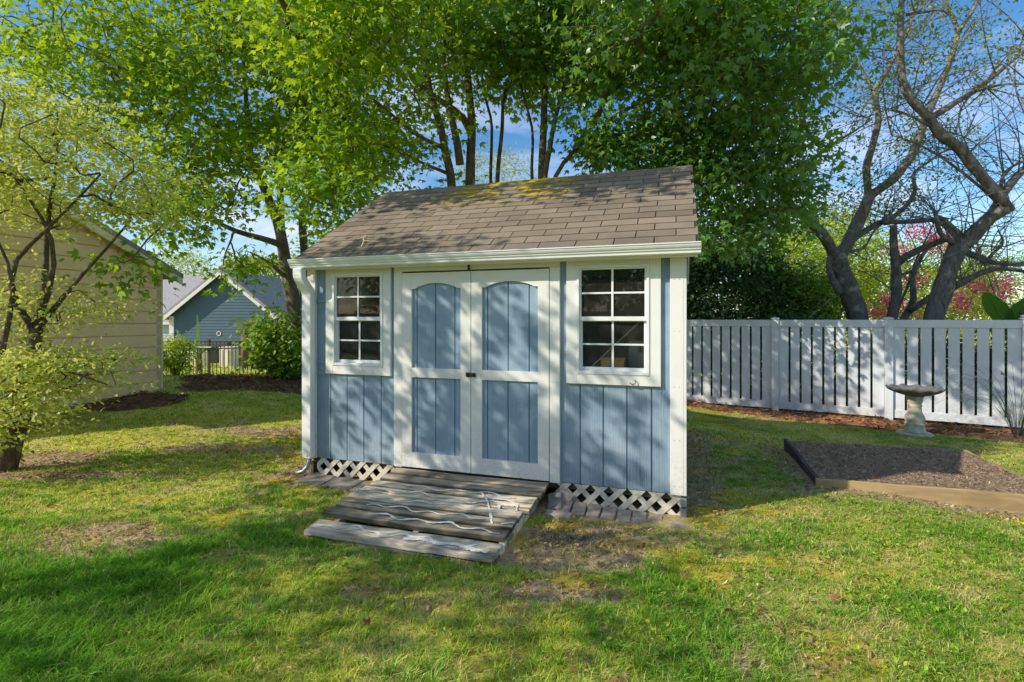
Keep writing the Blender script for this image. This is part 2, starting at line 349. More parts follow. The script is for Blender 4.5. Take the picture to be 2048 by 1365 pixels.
def grow(mb, limbs, cl, tipr=.006, expo=2.3, k=5, up=.25, rng=RNG, maxd=None):
    """limbs: (pts, r0, r1). Every cluster gets a branch from the nearest wood; branch radii follow the twigs they carry."""
    X = []; D = []; ch = []
    for pts, r0, r1 in limbs:
        p = resample(pts, .22, .012, rng); n = len(p); r = r0+(r1-r0)*(np.linspace(0, 1, n)**.8)
        mb.tube(p, list(r), 9 if r0 > .06 else 6)
        s0 = int(n*.3) if r0 > .05 else 1
        for i in range(s0, n): X.append(p[i]); D.append(unit(p[min(i+1, n-1)]-p[max(i-1, 0)])); ch.append(-1)
    X = list(X); par = list(ch); cnt = [0]*len(X); paths = []
    if len(cl) == 0: return np.zeros((0, 3))
    base = np.array(X); dd = np.array([np.min(np.linalg.norm(base-c, axis=1)) for c in cl]); order = np.argsort(dd)
    XA = np.zeros((len(X)+len(cl)*14+10, 3)); XA[:len(X)] = base; nX = len(X); origin = base.mean(0)
    outd = np.zeros((len(cl), 3))
    for ci in order:
        c = cl[ci]; d = np.linalg.norm(XA[:nX]-c, axis=1)+.35*np.maximum(0, XA[:nX, 2]-c[2])
        j = int(np.argmin(d)); a = XA[j]; ln = np.linalg.norm(c-a); k2 = int(min(12, max(2, ln/.16)))
        dirn = D[j]; ctrl = a+dirn*ln*.35+np.array([0, 0, up*ln*.5])+rng.normal(size=3)*ln*.10
        t = np.linspace(0, 1, k2+1)[1:, None]; seg = (1-t)**2*a+2*t*(1-t)*ctrl+t*t*c+rng.normal(size=(k2, 3))*.012
        ids = []
        pj = j
        for q in seg:
            XA[nX] = q; par.append(pj); cnt.append(0); pv = XA[pj]; D.append(unit(q-pv)); pj = nX; ids.append(nX); nX += 1
        paths.append((j, ids)); outd[ci] = unit(seg[-1]-seg[max(0, k2-3)])
        w = pj
        while w != -1: cnt[w] += 1; w = par[w]
    for j, ids in paths:
        r = [tipr*max(1, cnt[i])**(1/expo) for i in ids]
        mb.tube([XA[j]]+[XA[i] for i in ids], [r[0]]+r, k, cap=False)
    return outd
def clump(cl, outd, n, spread, flat=.45, rng=RNG, ahead=.25):
    m = len(cl); p = np.repeat(cl, n, 0); o = np.repeat(outd, n, 0)
    off = rng.normal(size=(m*n, 3))*np.array([spread, spread, spread*flat])
    lo = unit(off*np.array([1, 1, .4])+o*spread*.5)
    return p+off+o*ahead*spread, lo
def tree(name, label, cat, loc, limbs, ells, nleaf, spread, size, lm, bm, tmpl=T_MAPLE, group=None, seed=1, droop=.45, tipr=.006, flat=.45, extra=None, crown='crown', trunk='trunk', up=.25, keep=None, varf=None, leafflat=.7):
    rng = np.random.default_rng(seed); t = thing(name, label, cat, loc, 0, group); o = np.array(loc, float)
    cl = np.concatenate([ell(c, r, n, rng, sh, .35, seed+i) for i, (c, r, n, sh) in enumerate(ells)]) if ells else np.zeros((0, 3))
    if keep is not None: cl = cl[keep(cl)]
    mb = MB(); outd = grow(mb, [([np.array(p) for p in pts], a, b) for pts, a, b in limbs], cl, tipr, rng=rng, up=up)
    mb.v = [(v[0]-o[0], v[1]-o[1], v[2]-o[2]) for v in mb.v]
    mb.build(trunk, bm, t, smooth=True)
    if len(cl):
        p, lo = clump(cl, outd, nleaf, spread, flat, rng)
        cen = cl.mean(0); rad = unit(p-cen); s = -np.array(SUN_T)*.84+np.array([0, 0, .54])
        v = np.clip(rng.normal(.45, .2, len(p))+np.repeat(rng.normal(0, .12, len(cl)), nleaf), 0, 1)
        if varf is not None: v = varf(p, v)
        leaves(crown, p-o, lo, size, lm, t, tmpl, droop, leafflat, v, rng)
    if extra: extra(t, o, rng)
    return t

# ================================================================== SETTING: ground
BED_A = Vector((2.89, 4.80)); BX = Vector((.9615, -.2747)); BY = Vector((.33, .944))
FP = [Vector((5.18+1.559*i, 9.94-.90*i)) for i in (-2, -1, 0, 1, 2, 3)]       # fence posts
FD = Vector((.866, -.5)); FN = Vector((-.5, -.866))                           # along / toward camera
SO = Vector((-2.096, 5.214)); SU = Vector((.9507, -.3101)); SV = Vector((.3101, .9507))
def shed_l(x, y):
    dx = x-SO.x; dy = y-SO.y; return dx*SU.x+dy*SU.y, dx*SV.x+dy*SV.y
def fence_d(x, y): return (x-FP[2].x)*FN.x+(y-FP[2].y)*FN.y
def mulch_mask(x, y):
    d = fence_d(x, y); w = 1.05+.5*(fbm(x*.9, y*.9, 31, 3)-.5)+.25*ss(6.2, 8.5, x)
    a = (1-ss(w-.12, w+.12, d))*ss(1.0, 2.2, x)*ss(-3, -2.5, d)
    q = ((x+4.6)/2.6)**2+((y-10.6)/1.75)**2+1.1*(fbm(x*.9, y*.9, 41, 3)-.5)
    q2 = ((x+6.2)/1.0)**2+((y-8.1)/.55)**2+1.1*(fbm(x*.9, y*.9, 43, 3)-.5)
    return np.clip(np.maximum(np.maximum(a, 1-ss(.85, 1.1, q)), 1-ss(.8, 1.1, q2)), 0, 1)
def bare_mask(x, y):
    n = fbm(x*1.5, y*2.1, 51, 4); n2 = fbm(x*4.2, y*5.0, 57, 3)
    b = .8*ss(.60, .72, n*.65+n2*.35)
    def e(cx, cy, rx, ry, k=.6): return 1-ss(.55, 1.15, ((x-cx)/rx)**2+((y-cy)/ry)**2+k*(n2-.5)*2)
    for a in ((-3.0, 3.62, .62, .36), (.45, 3.5, .7, .40), (.8, 3.75, .8, .26), (.25, 2.95, .45, .14), (-4.6, 5.15, 1.4, .16), (-2.2, 6.9, 1.9, .32), (-3.4, 6.1, 1.0, .18), (-1.2, 4.9, .5, .14), (-5.2, 5.7, .8, .4)):
        b = np.maximum(b, e(*a))
    sl, sv = shed_l(x, y); b = np.maximum(b, .9*(1-ss(.22, .5, np.maximum(np.maximum(-sl, sl-3.66), np.maximum(-sv, sv-3.1)))))
    bx = (x-BED_A.x)*BX.x+(y-BED_A.y)*BX.y; by = (x-BED_A.x)*BY.x+(y-BED_A.y)*BY.y
    b = np.maximum(b, .85*(1-ss(.05, .3, np.maximum(np.maximum(-bx, bx-1.95), np.maximum(-by, by-1.75)))))
    lush = ss(.0, 1.4, -x-1.2)*(1-ss(3.0, 3.6, y))
    rt = ss(.7, 1.7, x-.35*(3.6-y))*(1-ss(3.7, 4.3, y)); return np.clip(b*(1-.85*lush)*(1-.85*rt), 0, 1)
def moss_mask(x, y):
    n = fbm(x*2.6, y*3.6, 71, 4); sl, sv = shed_l(x, y)
    near = 1-ss(.4, 1.9, np.abs(np.maximum(np.maximum(-sl-.3, sl-3.6), -sv-.6)))
    return ss(.53, .62, n)*np.clip(near, 0, 1)
def lawn_col(x, y):
    n = fbm(x*.8, y*.8, 81, 4); n2 = fbm(x*3.5, y*4.5, 87, 3)
    g = np.array([.25, .42, .04]); yl = np.array([.76, .76, .11]); st = np.array([.84, .70, .34])
    lush = ss(.0, 1.6, -x-.8)*(1-ss(3.2, 4.2, y))
    k = np.clip(ss(.35, .7, n)*.75+ss(.45, .75, n2)*.4, 0, 1)*(1-.8*lush)
    right = ss(.2, 1.5, x)*(1-ss(4.5, 5.2, y)); k = np.clip(k+.25*right+.4*ss(5.2, 6.2, y)*(1-ss(1, 2, x)), 0, 1)  # yellower in the right and far bands, sunlight put into the grass colour
    c = g[None]*(1-k[:, None])+yl[None]*k[:, None]
    s = (ss(.56, .72, n2)*.5*(1-.7*lush))[:, None]
    c = c*(1-s)+st[None]*s
    c = c*(1-.5*lush[:, None])+np.array([.13, .43, .03])[None]*.5*lush[:, None]
    return c
def ground():
    def axis(a, b, c0, c1, st):
        core = np.arange(c0, c1, st); lo = [c0]; s = st
        while lo[-1] > a: s *= 1.18; lo.append(lo[-1]-s)
        hi = [core[-1]]; s = st
        while hi[-1] < b: s *= 1.18; hi.append(hi[-1]+s)
        return np.array(lo[:0:-1]+list(core)+hi[1:])
    xs = axis(-900, 900, -7.5, 8.0, .05); ys = axis(-300, 1500, 1.4, 10.5, .045)
    X, Y = np.meshgrid(xs, ys); x = X.ravel(); y = Y.ravel()
    near = ss(22, 14, np.hypot(x, y-4))
    z = gz(x, y)+near*(.018*(fbm(x*7, y*7, 3, 3)-.5)+.02*mulch_mask(x, y)*(fbm(x*14, y*14, 9, 2)-.3))
    mu = mulch_mask(x, y); ba = bare_mask(x, y); mo = moss_mask(x, y)
    thatch = lawn_col(x, y)*.5+np.array([.26, .19, .07])*.5
    f = fbm(x*12, y*12, 12, 3)[:, None]
    soil = np.array([.46, .33, .20])*(.6+.8*f)
    c = thatch*(1-ba[:, None])+soil*ba[:, None]
    c = c*(1-mo[:, None]*.8)+np.array([.52, .39, .02])*(.5+f)*mo[:, None]*.8
    mcol = np.array([.17, .105, .07])*(.45+1.1*f)
    red = (ss(1, 2, x)*ss(.42, .62, fbm(x*2, y*2, 19, 3)))[:, None]; mcol = mcol*(1-red)+np.array([.44, .20, .085])*(.5+f)*red
    c = c*(1-mu[:, None])+mcol*mu[:, None]
    ny, nx = X.shape; i = np.arange(nx-1)[None]+np.arange(ny-1)[:, None]*nx; i = i.ravel()
    o = npmesh('ground', np.stack([x, y, z], 1), [np.stack([i, i+1, i+1+nx, i+nx], 1)], M['ground'], col=c, smooth=True)
    tag(o, kind='structure')
ground()

def blocked(x, y, pad=0.):
    sl, sv = shed_l(x, y)
    b = (sl > -.02)&(sl < 3.68)&(sv > -.02)&(sv < 3.1)
    b |= (sl > .98-pad)&(sl < 2.56+pad)&(sv > -1.30-pad)&(sv < 0)
    b |= (sl > 2.62)&(sl < 3.72)&(sv > -.30)&(sv < 0)
    b |= (sl > .05)&(sl < 1.0)&(sv > -.30)&(sv < 0)
    bx = (x-BED_A.x)*BX.x+(y-BED_A.y)*BX.y; by = (x-BED_A.x)*BY.x+(y-BED_A.y)*BY.y
    b |= (bx > -.01)&(bx < 1.94)&(by > -.01)&(by < 1.74)
    tx = x+6.27; ty = y-9.0
    b |= (tx*.9507-ty*.3101 < 0)&(tx*.3101+ty*.9507 < 0)&(tx*.3101+ty*.9507 > -4)
    return b
def blades():
    Vs = []; Cs = []; nb = 0; rng = RNG
    zones = [(1.0, 2.7, 150000, .0036, .050), (2.7, 4.0, 150000, .0042, .046), (4.0, 6.0, 140000, .006, .036), (6.0, 9.0, 92000, .009, .034), (9.0, 14.0, 42000, .014, .045), (14, 26, 26000, .04, .09)]
    for y0, y1, n, w, h in zones:
        t = rng.random(n); y = np.sqrt(y0*y0+(y1*y1-y0*y0)*t); x = (rng.random(n)*2-1)*(1.06*y+1.5)
        # tufts: pull blades toward tuft centres
        k = rng.random(n) < .5; g = .11 if y0 < 4 else .2
        cx = np.round(x/g)*g+(_h(np.round(x/g), np.round(y/g), 5)-.5)*g; cy = np.round(y/g)*g+(_h(np.round(x/g), np.round(y/g), 6)-.5)*g
        x = np.where(k, x*.4+cx*.6, x); y = np.where(k, y*.4+cy*.6, y)
        ba = bare_mask(x, y); mu = mulch_mask(x, y); mo = moss_mask(x, y)
        dens = (1-.93*ba)*(1-.985*mu)*(1-.75*mo)*(.45+.9*ss(.3, .6, fbm(x*5, y*5, 91, 2)))
        keep = (rng.random(n) < dens)&~blocked(x, y)
        x = x[keep]; y = y[keep]; n = len(x); ba = ba[keep]
        lush = ss(.0, 1.6, -x-.9)*(1-ss(3.0, 4.0, y)); tuft = ss(.52, .70, fbm(x*2.2, y*2.2, 93, 3))
        hh = h*rng.uniform(.5, 1.3, n)*(1+.75*lush+.4*tuft)*(1-.22*ss(.3, 1.5, x)); ww = w*rng.uniform(.7, 1.3, n)*(1+.25*lush)
        a = rng.random(n)*2*np.pi; b = a+np.pi/2+rng.normal(0, .5, n); lean = hh*rng.uniform(.4, 1.5, n)
        z = gz(x, y)-.006; root = np.stack([x, y, z], 1)
        sd = np.stack([np.cos(a), np.sin(a), np.zeros(n)], 1)*ww[:, None]*.5; ld = np.stack([np.cos(b), np.sin(b), np.zeros(n)], 1)
        up = np.array([0, 0, 1.])
        mid = root+ld*(lean*.35)[:, None]+up*(hh*.62)[:, None]; tip = root+ld*lean[:, None]+up*(hh*rng.uniform(.7, 1.0, n))[:, None]
        Vs.append(np.stack([root-sd, root+sd, mid+sd*.8, mid-sd*.8, tip], 1).reshape(-1, 3))
        c = lawn_col(x, y)*rng.uniform(.65, 1.35, n)[:, None]
        dry = rng.random(n) < (.10+.16*ss(.45, .7, fbm(x*2, y*2, 95, 3))+.10*ss(.2, 1.5, x))*(1-.7*lush); c[dry] = np.array([.78, .65, .33])*rng.uniform(.6, 1.15, dry.sum())[:, None]
        grn = rng.random(n) < .3+.4*tuft*(1-ss(5, 7, y)); c[grn] = np.array([.17, .40, .04])*rng.uniform(.7, 1.5, grn.sum())[:, None]
        Cs.append(np.repeat(c, 5, 0)); nb += n
    V = np.concatenate(Vs); C = np.concatenate(Cs); b = np.arange(nb)[:, None]*5
    o = npmesh('grass', V, [b+np.array([[0, 1, 2, 3]]), b+np.array([[3, 2, 4]])], M['grass'], col=C)
    tag(o, 'short patchy lawn grass, lush on the left and straw coloured in the sun', 'grass', kind='stuff')
    # broad-leaved weeds and clover between the blades
    n = 34000; y = np.sqrt(1.8**2+(4.6**2-1.8**2)*rng.random(n)); x = (rng.random(n)*2-1)*(1.06*y+1.2)
    g = .16; q = _h(np.round(x/g), np.round(y/g), 15); x = np.round(x/g)*g+(x-np.round(x/g)*g)*.75; y = np.round(y/g)*g+(y-np.round(y/g)*g)*.75
    d = (.16+.8*ss(.0, .7, x)*(1-ss(3.4, 4.4, y)))*(q > .5)*(1-.9*bare_mask(x, y))
    k = (rng.random(n) < d)&~blocked(x, y); x = x[k]; y = y[k]; n = len(x)
    p = np.stack([x, y, gz(x, y)+rng.uniform(.012, .05, n)], 1); a = rng.random(n)*2*np.pi
    o = leaves('clover', p, np.stack([np.cos(a), np.sin(a), np.full(n, .2)], 1), .024, M['clover'], None, T_OVAL, .1, 1.2, np.clip(rng.normal(.55, .2, n), 0, 1))
    tag(o, 'low clover and broad leaved weeds among the front lawn', 'weeds', kind='stuff')
    # fallen leaves
    n = 260; x = rng.uniform(-5, 2.4, n); y = rng.uniform(2.2, 7.0, n); k = ~blocked(x, y); x = x[k]; y = y[k]; n = len(x)
    p = np.stack([x, y, gz(x, y)+.035], 1); a = rng.random(n)*2*np.pi
    o = leaves('fallen_leaves', p, np.stack([np.cos(a), np.sin(a), np.zeros(n)], 1), .045, M['deadleaf'], None, T_MAPLE, .0, 1.5, rng.random(n))
    tag(o, 'small dry brown leaves scattered over the lawn', 'fallen leaves', kind='stuff')
    n = 60; x = rng.normal(4.05, .12, n)-0; y = rng.normal(3.95, .07, n); p = np.stack([x, y, gz(x, y)+.05], 1); a = rng.random(n)*6.28
    m = m_plain('yellow_petal', (.65, .48, .02), .7)
    o = leaves('yellow_flowers', p, np.stack([np.cos(a), np.sin(a), np.full(n, .3)], 1), .022, m, None, T_OVAL, 0, 1.3)
    tag(o, 'patch of tiny yellow flowers in the sunny lawn', 'flowers', kind='stuff')
blades()
def chips(name, label, x, y, z, s, c0, c1, seed):
    rng = np.random.default_rng(seed); n = len(x); a = rng.random(n)*6.283; el = rng.normal(0, .35, n)
    u = np.stack([np.cos(a)*np.cos(el), np.sin(a)*np.cos(el), np.sin(el)], 1); v = np.stack([-np.sin(a), np.cos(a), rng.normal(0, .4, n)], 1)
    p = np.stack([x, y, z], 1); ls = (s*rng.uniform(.5, 1.6, n))[:, None]; ws = ls*rng.uniform(.12, .4, n)[:, None]
    V = np.stack([p-u*ls-v*ws, p+u*ls-v*ws, p+u*ls+v*ws, p-u*ls+v*ws], 1).reshape(-1, 3)
    t = rng.random(n)[:, None]**2; c = (np.array(c0)*(1-t)+np.array(c1)*t)*rng.uniform(.6, 1.3, n)[:, None]
    return npmesh(name, V, [np.arange(n)[:, None]*4+np.arange(4)[None]], M['grass'], col=np.repeat(c, 4, 0))
_n = 26000; _x = RNG.uniform(-8.5, 10.5, _n); _y = RNG.uniform(6, 13, _n); _k = (mulch_mask(_x, _y) > .5)&~blocked(_x, _y); _x = _x[_k]; _y = _y[_k]
o = chips('mulch_straw', '', _x, _y, gz(_x, _y)+RNG.uniform(.005, .045, len(_x)), .035, (.14, .08, .05), (.52, .28, .14), 3)
tag(o, 'loose pine straw and bark on the mulched strips', 'mulch', kind='stuff')
_n = 105000; _y = np.sqrt(1.8**2+(7.5**2-1.8**2)*RNG.random(_n)); _x = (RNG.random(_n)*2-1)*(1.06*_y+1.2); _k = (RNG.random(_n) < .22+.75*bare_mask(_x, _y))&(mulch_mask(_x, _y) < .3)&~blocked(_x, _y); _x = _x[_k]; _y = _y[_k]
o = chips('thatch', '', _x, _y, gz(_x, _y)+RNG.uniform(.004, .022, len(_x)), .013, (.30, .20, .10), (.86, .70, .40), 6)
tag(o, 'dead grass thatch lying in the thin spots of the lawn', 'thatch', kind='stuff')
_n = 1500; _x = RNG.normal(.42, .20, _n); _y = RNG.normal(3.66, .09, _n); _k = ~blocked(_x, _y, .03); _x = _x[_k]; _y = _y[_k]
o = chips('gravel', '', _x, _y, gz(_x, _y)+RNG.uniform(.002, .016, len(_x)), .009, (.20, .16, .14), (.52, .47, .42), 4)
tag(o, 'fine gravel washed out beside the wooden ramp', 'gravel', kind='stuff')

# ================================================================== SHED
W = 3.657; D = 3.1; ZB = .18; ZE = 2.13; RV = 1.55; RZ = 3.27; EV = -.15; EZ = 2.20
shed = thing('garden_shed', 'blue and white wooden garden shed with double doors and shingled gable roof', 'shed', (SO.x, SO.y, 0), math.atan2(SU.y, SU.x))
def siding(mb, s0, s1, z0, z1, off=.07, face=0.):
    """vertical grooved boards 0.2 m wide: real grooves over a recessed backing"""
    g = math.floor((s0-off)/.1965)*.1965+off; a = g
    while a < s1:
        b0 = max(s0, a+.0055); b1 = min(s1, a+.1965-.0055)
        if b1-b0 > .01: mb.box(b0, b1, face, face+.012, z0, z1)
        a += .1965
    mb.box(s0, s1, face+.012, face+.03, z0, z1, .3)
mb = MB()
for s0, s1, z0, z1 in ((0, .30, ZB, 2.2), (.30, .91, ZB, 1.12), (.30, .91, 2.05, 2.2), (.91, 1.06, ZB, 2.2), (1.06, 2.61, 2.05, 2.2), (2.61, 2.78, ZB, 2.2), (2.78, 3.42, ZB, 1.12), (2.78, 3.42, 2.05, 2.2), (3.42, W, ZB, 2.2)):
    siding(mb, s0, s1, z0, z1)
mb.build('front_wall', M['blue'], shed)
def gable(s0, s1):
    mb = MB(); mb.prism([(0, ZB), (D, ZB), (D, 2.2), (RV, 3.2), (0, 2.2)], s0, s1, lambda p, q, a: (a, p+.03 if p == 0 else (p-.03 if p == D else p), q)); return mb
for s0, s1 in ((0, .03), (W-.03, W)): gable(s0, s1).build('side_wall', M['blue'], shed)
MB().box(0, W, D-.028, D, ZB, 2.2).build('back_wall', M['blue'], shed)
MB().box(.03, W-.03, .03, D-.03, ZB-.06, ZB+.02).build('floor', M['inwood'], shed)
for s0, s1 in ((.002, .10), (W-.099, W+.006)): MB().box(s0, s1, -.028, -.0005, ZB-.003, ZE+.03).box(s0 if s0 < 1 else W+.001, .0 if s0 < 1 else W+.028, -.026, .07, ZB-.003, ZE+.03).build('corner_trim', M['white'], shed, .003)
# windows
def window(s0, s1, cas):
    zc0, zc1 = 1.045, 2.112
    a, b = s0+cas, s1-cas
    c = MB().box(s0, a, -.03, -.001, zc0, zc1).box(b, s1, -.03, -.001, zc0, zc1).box(a, b, -.029, -.001, zc0, zc0+.088).box(a, b, -.029, -.001, zc1-.062, zc1)
    w = c.build('window', M['white'], shed, .003)
    z0, z1 = zc0+.088, zc1-.062
    f = MB().box(a, a+.022, -.038, .05, z0, z1).box(b-.022, b, -.038, .05, z0, z1).box(a+.022, b-.022, -.036, .05, z0, z0+.026).box(a+.022, b-.022, -.036, .05, z1-.022, z1)
    f.build('window_frame', M['cleanwhite'], w, .002)
    a += .0225; b -= .0225; z0 += .0265; z1 -= .0225; zm = 1.595
    def sash(za, zb, y, t, bot, top):
        m = MB().box(a, a+t, y, y+.022, za, zb).box(b-t, b, y, y+.022, za, zb).box(a+t, b-t, y+.001, y+.021, za, za+bot).box(a+t, b-t, y+.001, y+.021, zb-top, zb)
        ga, gb, g0, g1 = a+t, b-t, za+bot, zb-top; mc = (ga+gb)/2; mz = (g0+g1)/2
        m.box(mc-.009, mc+.009, y+.004, y+.014, g0, g1).box(ga, mc-.009, y+.005, y+.013, mz-.008, mz+.008).box(mc+.009, gb, y+.005, y+.013, mz-.008, mz+.008)
        o = m.build('sash', M['cleanwhite'], w, .0015)
        MB().add([(ga, y+.016, g0), (gb, y+.016, g0), (gb, y+.016, g1), (ga, y+.016, g1)], [(0, 1, 2, 3)]).build('pane', M['glass'], w)
    sash(zm-.012, z1, -.022, .016, .036, .012); sash(z0, zm+.012, .004, .022, .030, .03)
    return w
window(.228, .977, .085); window(2.706, 3.487, .09)
# doors
jm = MB().box(1.016, 1.102, -.03, -.001, ZB-.002, 2.05); jm.build('door_jamb', M['white'], shed, .003)
MB().box(2.558, 2.648, -.03, -.001, ZB-.004, 2.05).build('door_jamb', M['white'], shed, .003)
MB().box(1.016, 2.648, -.029, -.001, 2.0505, 2.128).build('door_header', M['white'], shed, .003)
MB().box(1.10, 2.56, .001, .012, ZB, 2.05).build('door_stop', M['darkboard'], shed)
def door(s0, s1, hinge):
    st = .103; a, b = s0+st, s1-st*.97; z0, z1 = ZB+.008, 2.036; yf, yb = -.034, -.008
    f = MB().box(s0, a, yf, yb, z0, z1).box(b, s1, yf, yb, z0, z1).box(a, b, yf+.001, yb, z0, .328).box(a, b, yf+.001, yb, 1.045, 1.133)
    n = 28; fl = .07
    def arch(t):
        if t < fl or t > 1-fl: return 1.885
        q = (t-fl)/(1-2*fl); return 1.885+.052*(math.sin(math.pi*q)**.75)
    for i in range(n):
        t0, t1 = i/n, (i+1)/n; x0, x1 = a+(b-a)*t0, a+(b-a)*t1; h0, h1 = arch(t0), arch(t1)
        f.add([(x0, yf+.001, h0), (x1, yf+.001, h1), (x1, yf+.001, z1-.001), (x0, yf+.001, z1-.001), (x0, yb, h0), (x1, yb, h1)], [(0, 1, 2, 3), (0, 4, 5, 1)], .5)
    d = f.build('door', M['white'], shed)
    for za, zb in ((.30, 1.06), (1.12, 1.96)):
        p = MB(); siding(p, a-.02, b+.02, za, zb, s0+.152, -.012); p.build('door_panel', M['doorblue'], d)
    hx = s0+.004 if hinge < 0 else s1-.004
    return d
d1 = door(1.106, 1.8165, -1); d2 = door(1.8235, 2.553, 1)
l = MB().box(1.775, 1.815, -.048, -.0345, 1.068, 1.108).box(1.826, 1.868, -.048, -.0345, 1.07, 1.106).box(1.80, 1.845, -.056, -.0485, 1.078, 1.098).tube([(1.848, -.049, 1.088), (1.848, -.064, 1.088)], .009, 8)
l.build('latch', M['blackmetal'], shed, .002)
MB().box(1.792, 1.81, -.038, -.0295, 2.045, 2.115).tube([(1.80, -.039, 2.10), (1.80, -.055, 2.09), (1.80, -.055, 2.05)], .004, 6).build('hook_catch', M['brownmetal'], shed)
# roof
sl = Vector((RV-EV, RZ-EZ)); SLN = sl.length; sd = sl/SLN; nn = Vector((-sd.y, sd.x))
R0, R1 = -.06, W+.115
def slope(t, h, s): return (s, EV+sd.x*t+nn.x*h, EZ+sd.y*t+nn.y*h)
def bslope(t, h, s): return (s, 2*RV-(EV+sd.x*t+nn.x*h), EZ+sd.y*t+nn.y*h)
roof = MB()
roof.prism([(0, -.02), (SLN, -.02), (SLN, -.002), (0, -.002)], R0, R1, lambda p, q, a: slope(p, q, a), .1)
roof.prism([(0, -.02), (SLN, -.02), (SLN, -.002), (0, -.002)], R0, R1, lambda p, q, a: bslope(p, q, a), .1)
rf = roof.build('roof', M['darkboard'], shed)
sh = MB(); ex = .1405; rows = int(SLN/ex)+1; tabw = .318; rr = random.Random(11)
for r in range(rows):
    t0 = r*ex-.025; t1 = min(t0+ex*1.25, SLN-.005); offs = (r % 2)*tabw*.5+rr.uniform(-.008, .008)-tabw
    s = R0+offs
    while s < R1:
        a = max(R0, s+.0045); b = min(R1, s+tabw-.0045)
        if b-a > .02:
            v = min(1, max(0, rr.gauss(.5, .2))); lift = .009+rr.uniform(0, .003); j = rr.uniform(-.003, .003)
            sh.add([slope(t0+j, .0005, a), slope(t0+j, .0005, b), slope(t0+j, lift, a), slope(t0+j, lift, b), slope(t1, .001, a), slope(t1, .001, b)],
                   [(0, 1, 3, 2), (2, 3, 5, 4), (0, 2, 4), (1, 5, 3)], v)
        s += tabw
for r in range(rows):
    t0 = r*ex-.025; t1 = min(t0+ex*1.2, SLN-.005)
    sh.add([bslope(t0, .006, R0), bslope(t0, .006, R1), bslope(t1, .001, R1), bslope(t1, .001, R0)], [(0, 3, 2, 1)], .4)
for s in range(int((R1-R0)/.16)+1):                                  # ridge caps
    a = R0+s*.16; b = min(R1, a+.19)
    if b-a > .02:
        v = rr.gauss(.45, .15)
        sh.add([slope(SLN-.12, .006, a), slope(SLN-.12, .008, b), slope(SLN, .010, b), slope(SLN, .007, a), bslope(SLN-.12, .006, a), bslope(SLN-.12, .008, b)], [(0, 1, 2, 3), (3, 2, 5, 4)], v)
sh.build('shingles', M['shingle'], rf)
def rake(s0, s1):
    m = MB()
    for fn in (slope, bslope): m.prism([(-.0, -.14), (SLN-.0005, -.14), (SLN-.0005, -.021), (-.0, -.021)], s0, s1, lambda p, q, a, fn=fn: fn(p, q, a))
    return m
rake(R1-.026, R1-.004).build('rake_board', M['white'], shed); rake(R0+.004, R0+.026).build('rake_board', M['white'], shed)
MB().box(R0+.027, R1-.027, -.14, -.118, 2.085, 2.175).build('fascia', M['white'], shed)
MB().box(R0+.027, R1-.027, -.117, -.032, 2.132, 2.145).build('soffit', M['white'], shed)
MB().box(R0+.027, R1-.027, D+.118, D+.14, 2.085, 2.175).build('fascia', M['white'], shed)
MB().box(R1-.10, R1-.027, D, D+.117, 1.98, 2.13).build('eave_return', M['white'], shed)
g = MB(); prof = [(-.141, 2.182), (-.141, 2.100), (-.195, 2.100), (-.206, 2.107), (-.208, 2.122), (-.218, 2.132), (-.220, 2.140), (-.230, 2.150), (-.238, 2.164), (-.240, 2.176), (-.247, 2.178), (-.247, 2.186), (-.232, 2.186), (-.228, 2.155), (-.19, 2.115), (-.15, 2.115), (-.15, 2.182)]
g.prism(prof, -.055, 3.785, lambda p, q, a: (a, p, q))
gu = g.build('gutter', M['cleanwhite'], shed)
for s in (-.0575, 3.7855): MB().prism([(-.141, 2.182), (-.141, 2.100), (-.195, 2.100), (-.208, 2.122), (-.230, 2.150), (-.243, 2.18)], s, s+.002, lambda p, q, a: (a, p, q)).build('end_cap', M['cleanwhite'], gu)
ds = MB()
def rect_sweep(mb, path, w, t):
    vs = []; n = len(path)
    for i, (s, v, z) in enumerate(path):
        a = path[max(0, i-1)]; b = path[min(n-1, i+1)]; dv, dz = b[1]-a[1], b[2]-a[2]; ln = math.hypot(dv, dz) or 1; nv, nz = -dz/ln, dv/ln
        for x, k in ((-w/2, -1), (w/2, -1), (w/2, 1), (-w/2, 1)): vs.append((s+x, v+nv*t/2*k, z+nz*t/2*k))
    mb.add(vs, [(i*4+j, i*4+(j+1) % 4, i*4+4+(j+1) % 4, i*4+4+j) for i in range(n-1) for j in range(4)]+[(3, 2, 1, 0), tuple(range(n*4-4, n*4))])
pth = []
for i in range(9):
    q = i/8; e = q*q*(3-2*q); pth.append((.04+.02*e, -.185+.105*e, 2.04-.20*q))
rect_sweep(ds, [(.04, -.185, 2.10), (.04, -.185, 2.07)]+pth+[(.06, -.08, 1.78), (.06, -.08, ZB+.012)], .108, .072)
dsp = ds.build('downspout', M['cleanwhite'], shed, .008)
for z in (1.78, 1.16, 1.05): MB().box(.1145, .225, -.02, -.001, z-.009, z+.009).build('strap', M['blue'] if z < 1.5 else M['blue'], dsp)
MB().box(.068, .078, -.12, -.1165, .215, .225).build('rivet', M['brownmetal'], dsp)
def nails(par, pts, y):
    m = MB()
    for s_, z_ in pts: m.lathe([(.003, 0), (.003, .0016)], 7); n = 14; m.v[-n:] = [(s_+v[0], y-v[2], z_+v[1]) for v in m.v[-n:]]
    o = m.build('nail_heads', M['galv'], par); o['kind'] = 'stuff'
nails(shed, [(s_, z_+random.uniform(-.01, .01)) for s_ in (.4, .6, .8, 2.9, 3.1, 3.3, 3.5) for z_ in (.25, .6, .98)]+[(s_, z_) for s_ in (2.675, .135) for z_ in (.3, .7, 1.1, 1.5, 1.9)], -.0002)
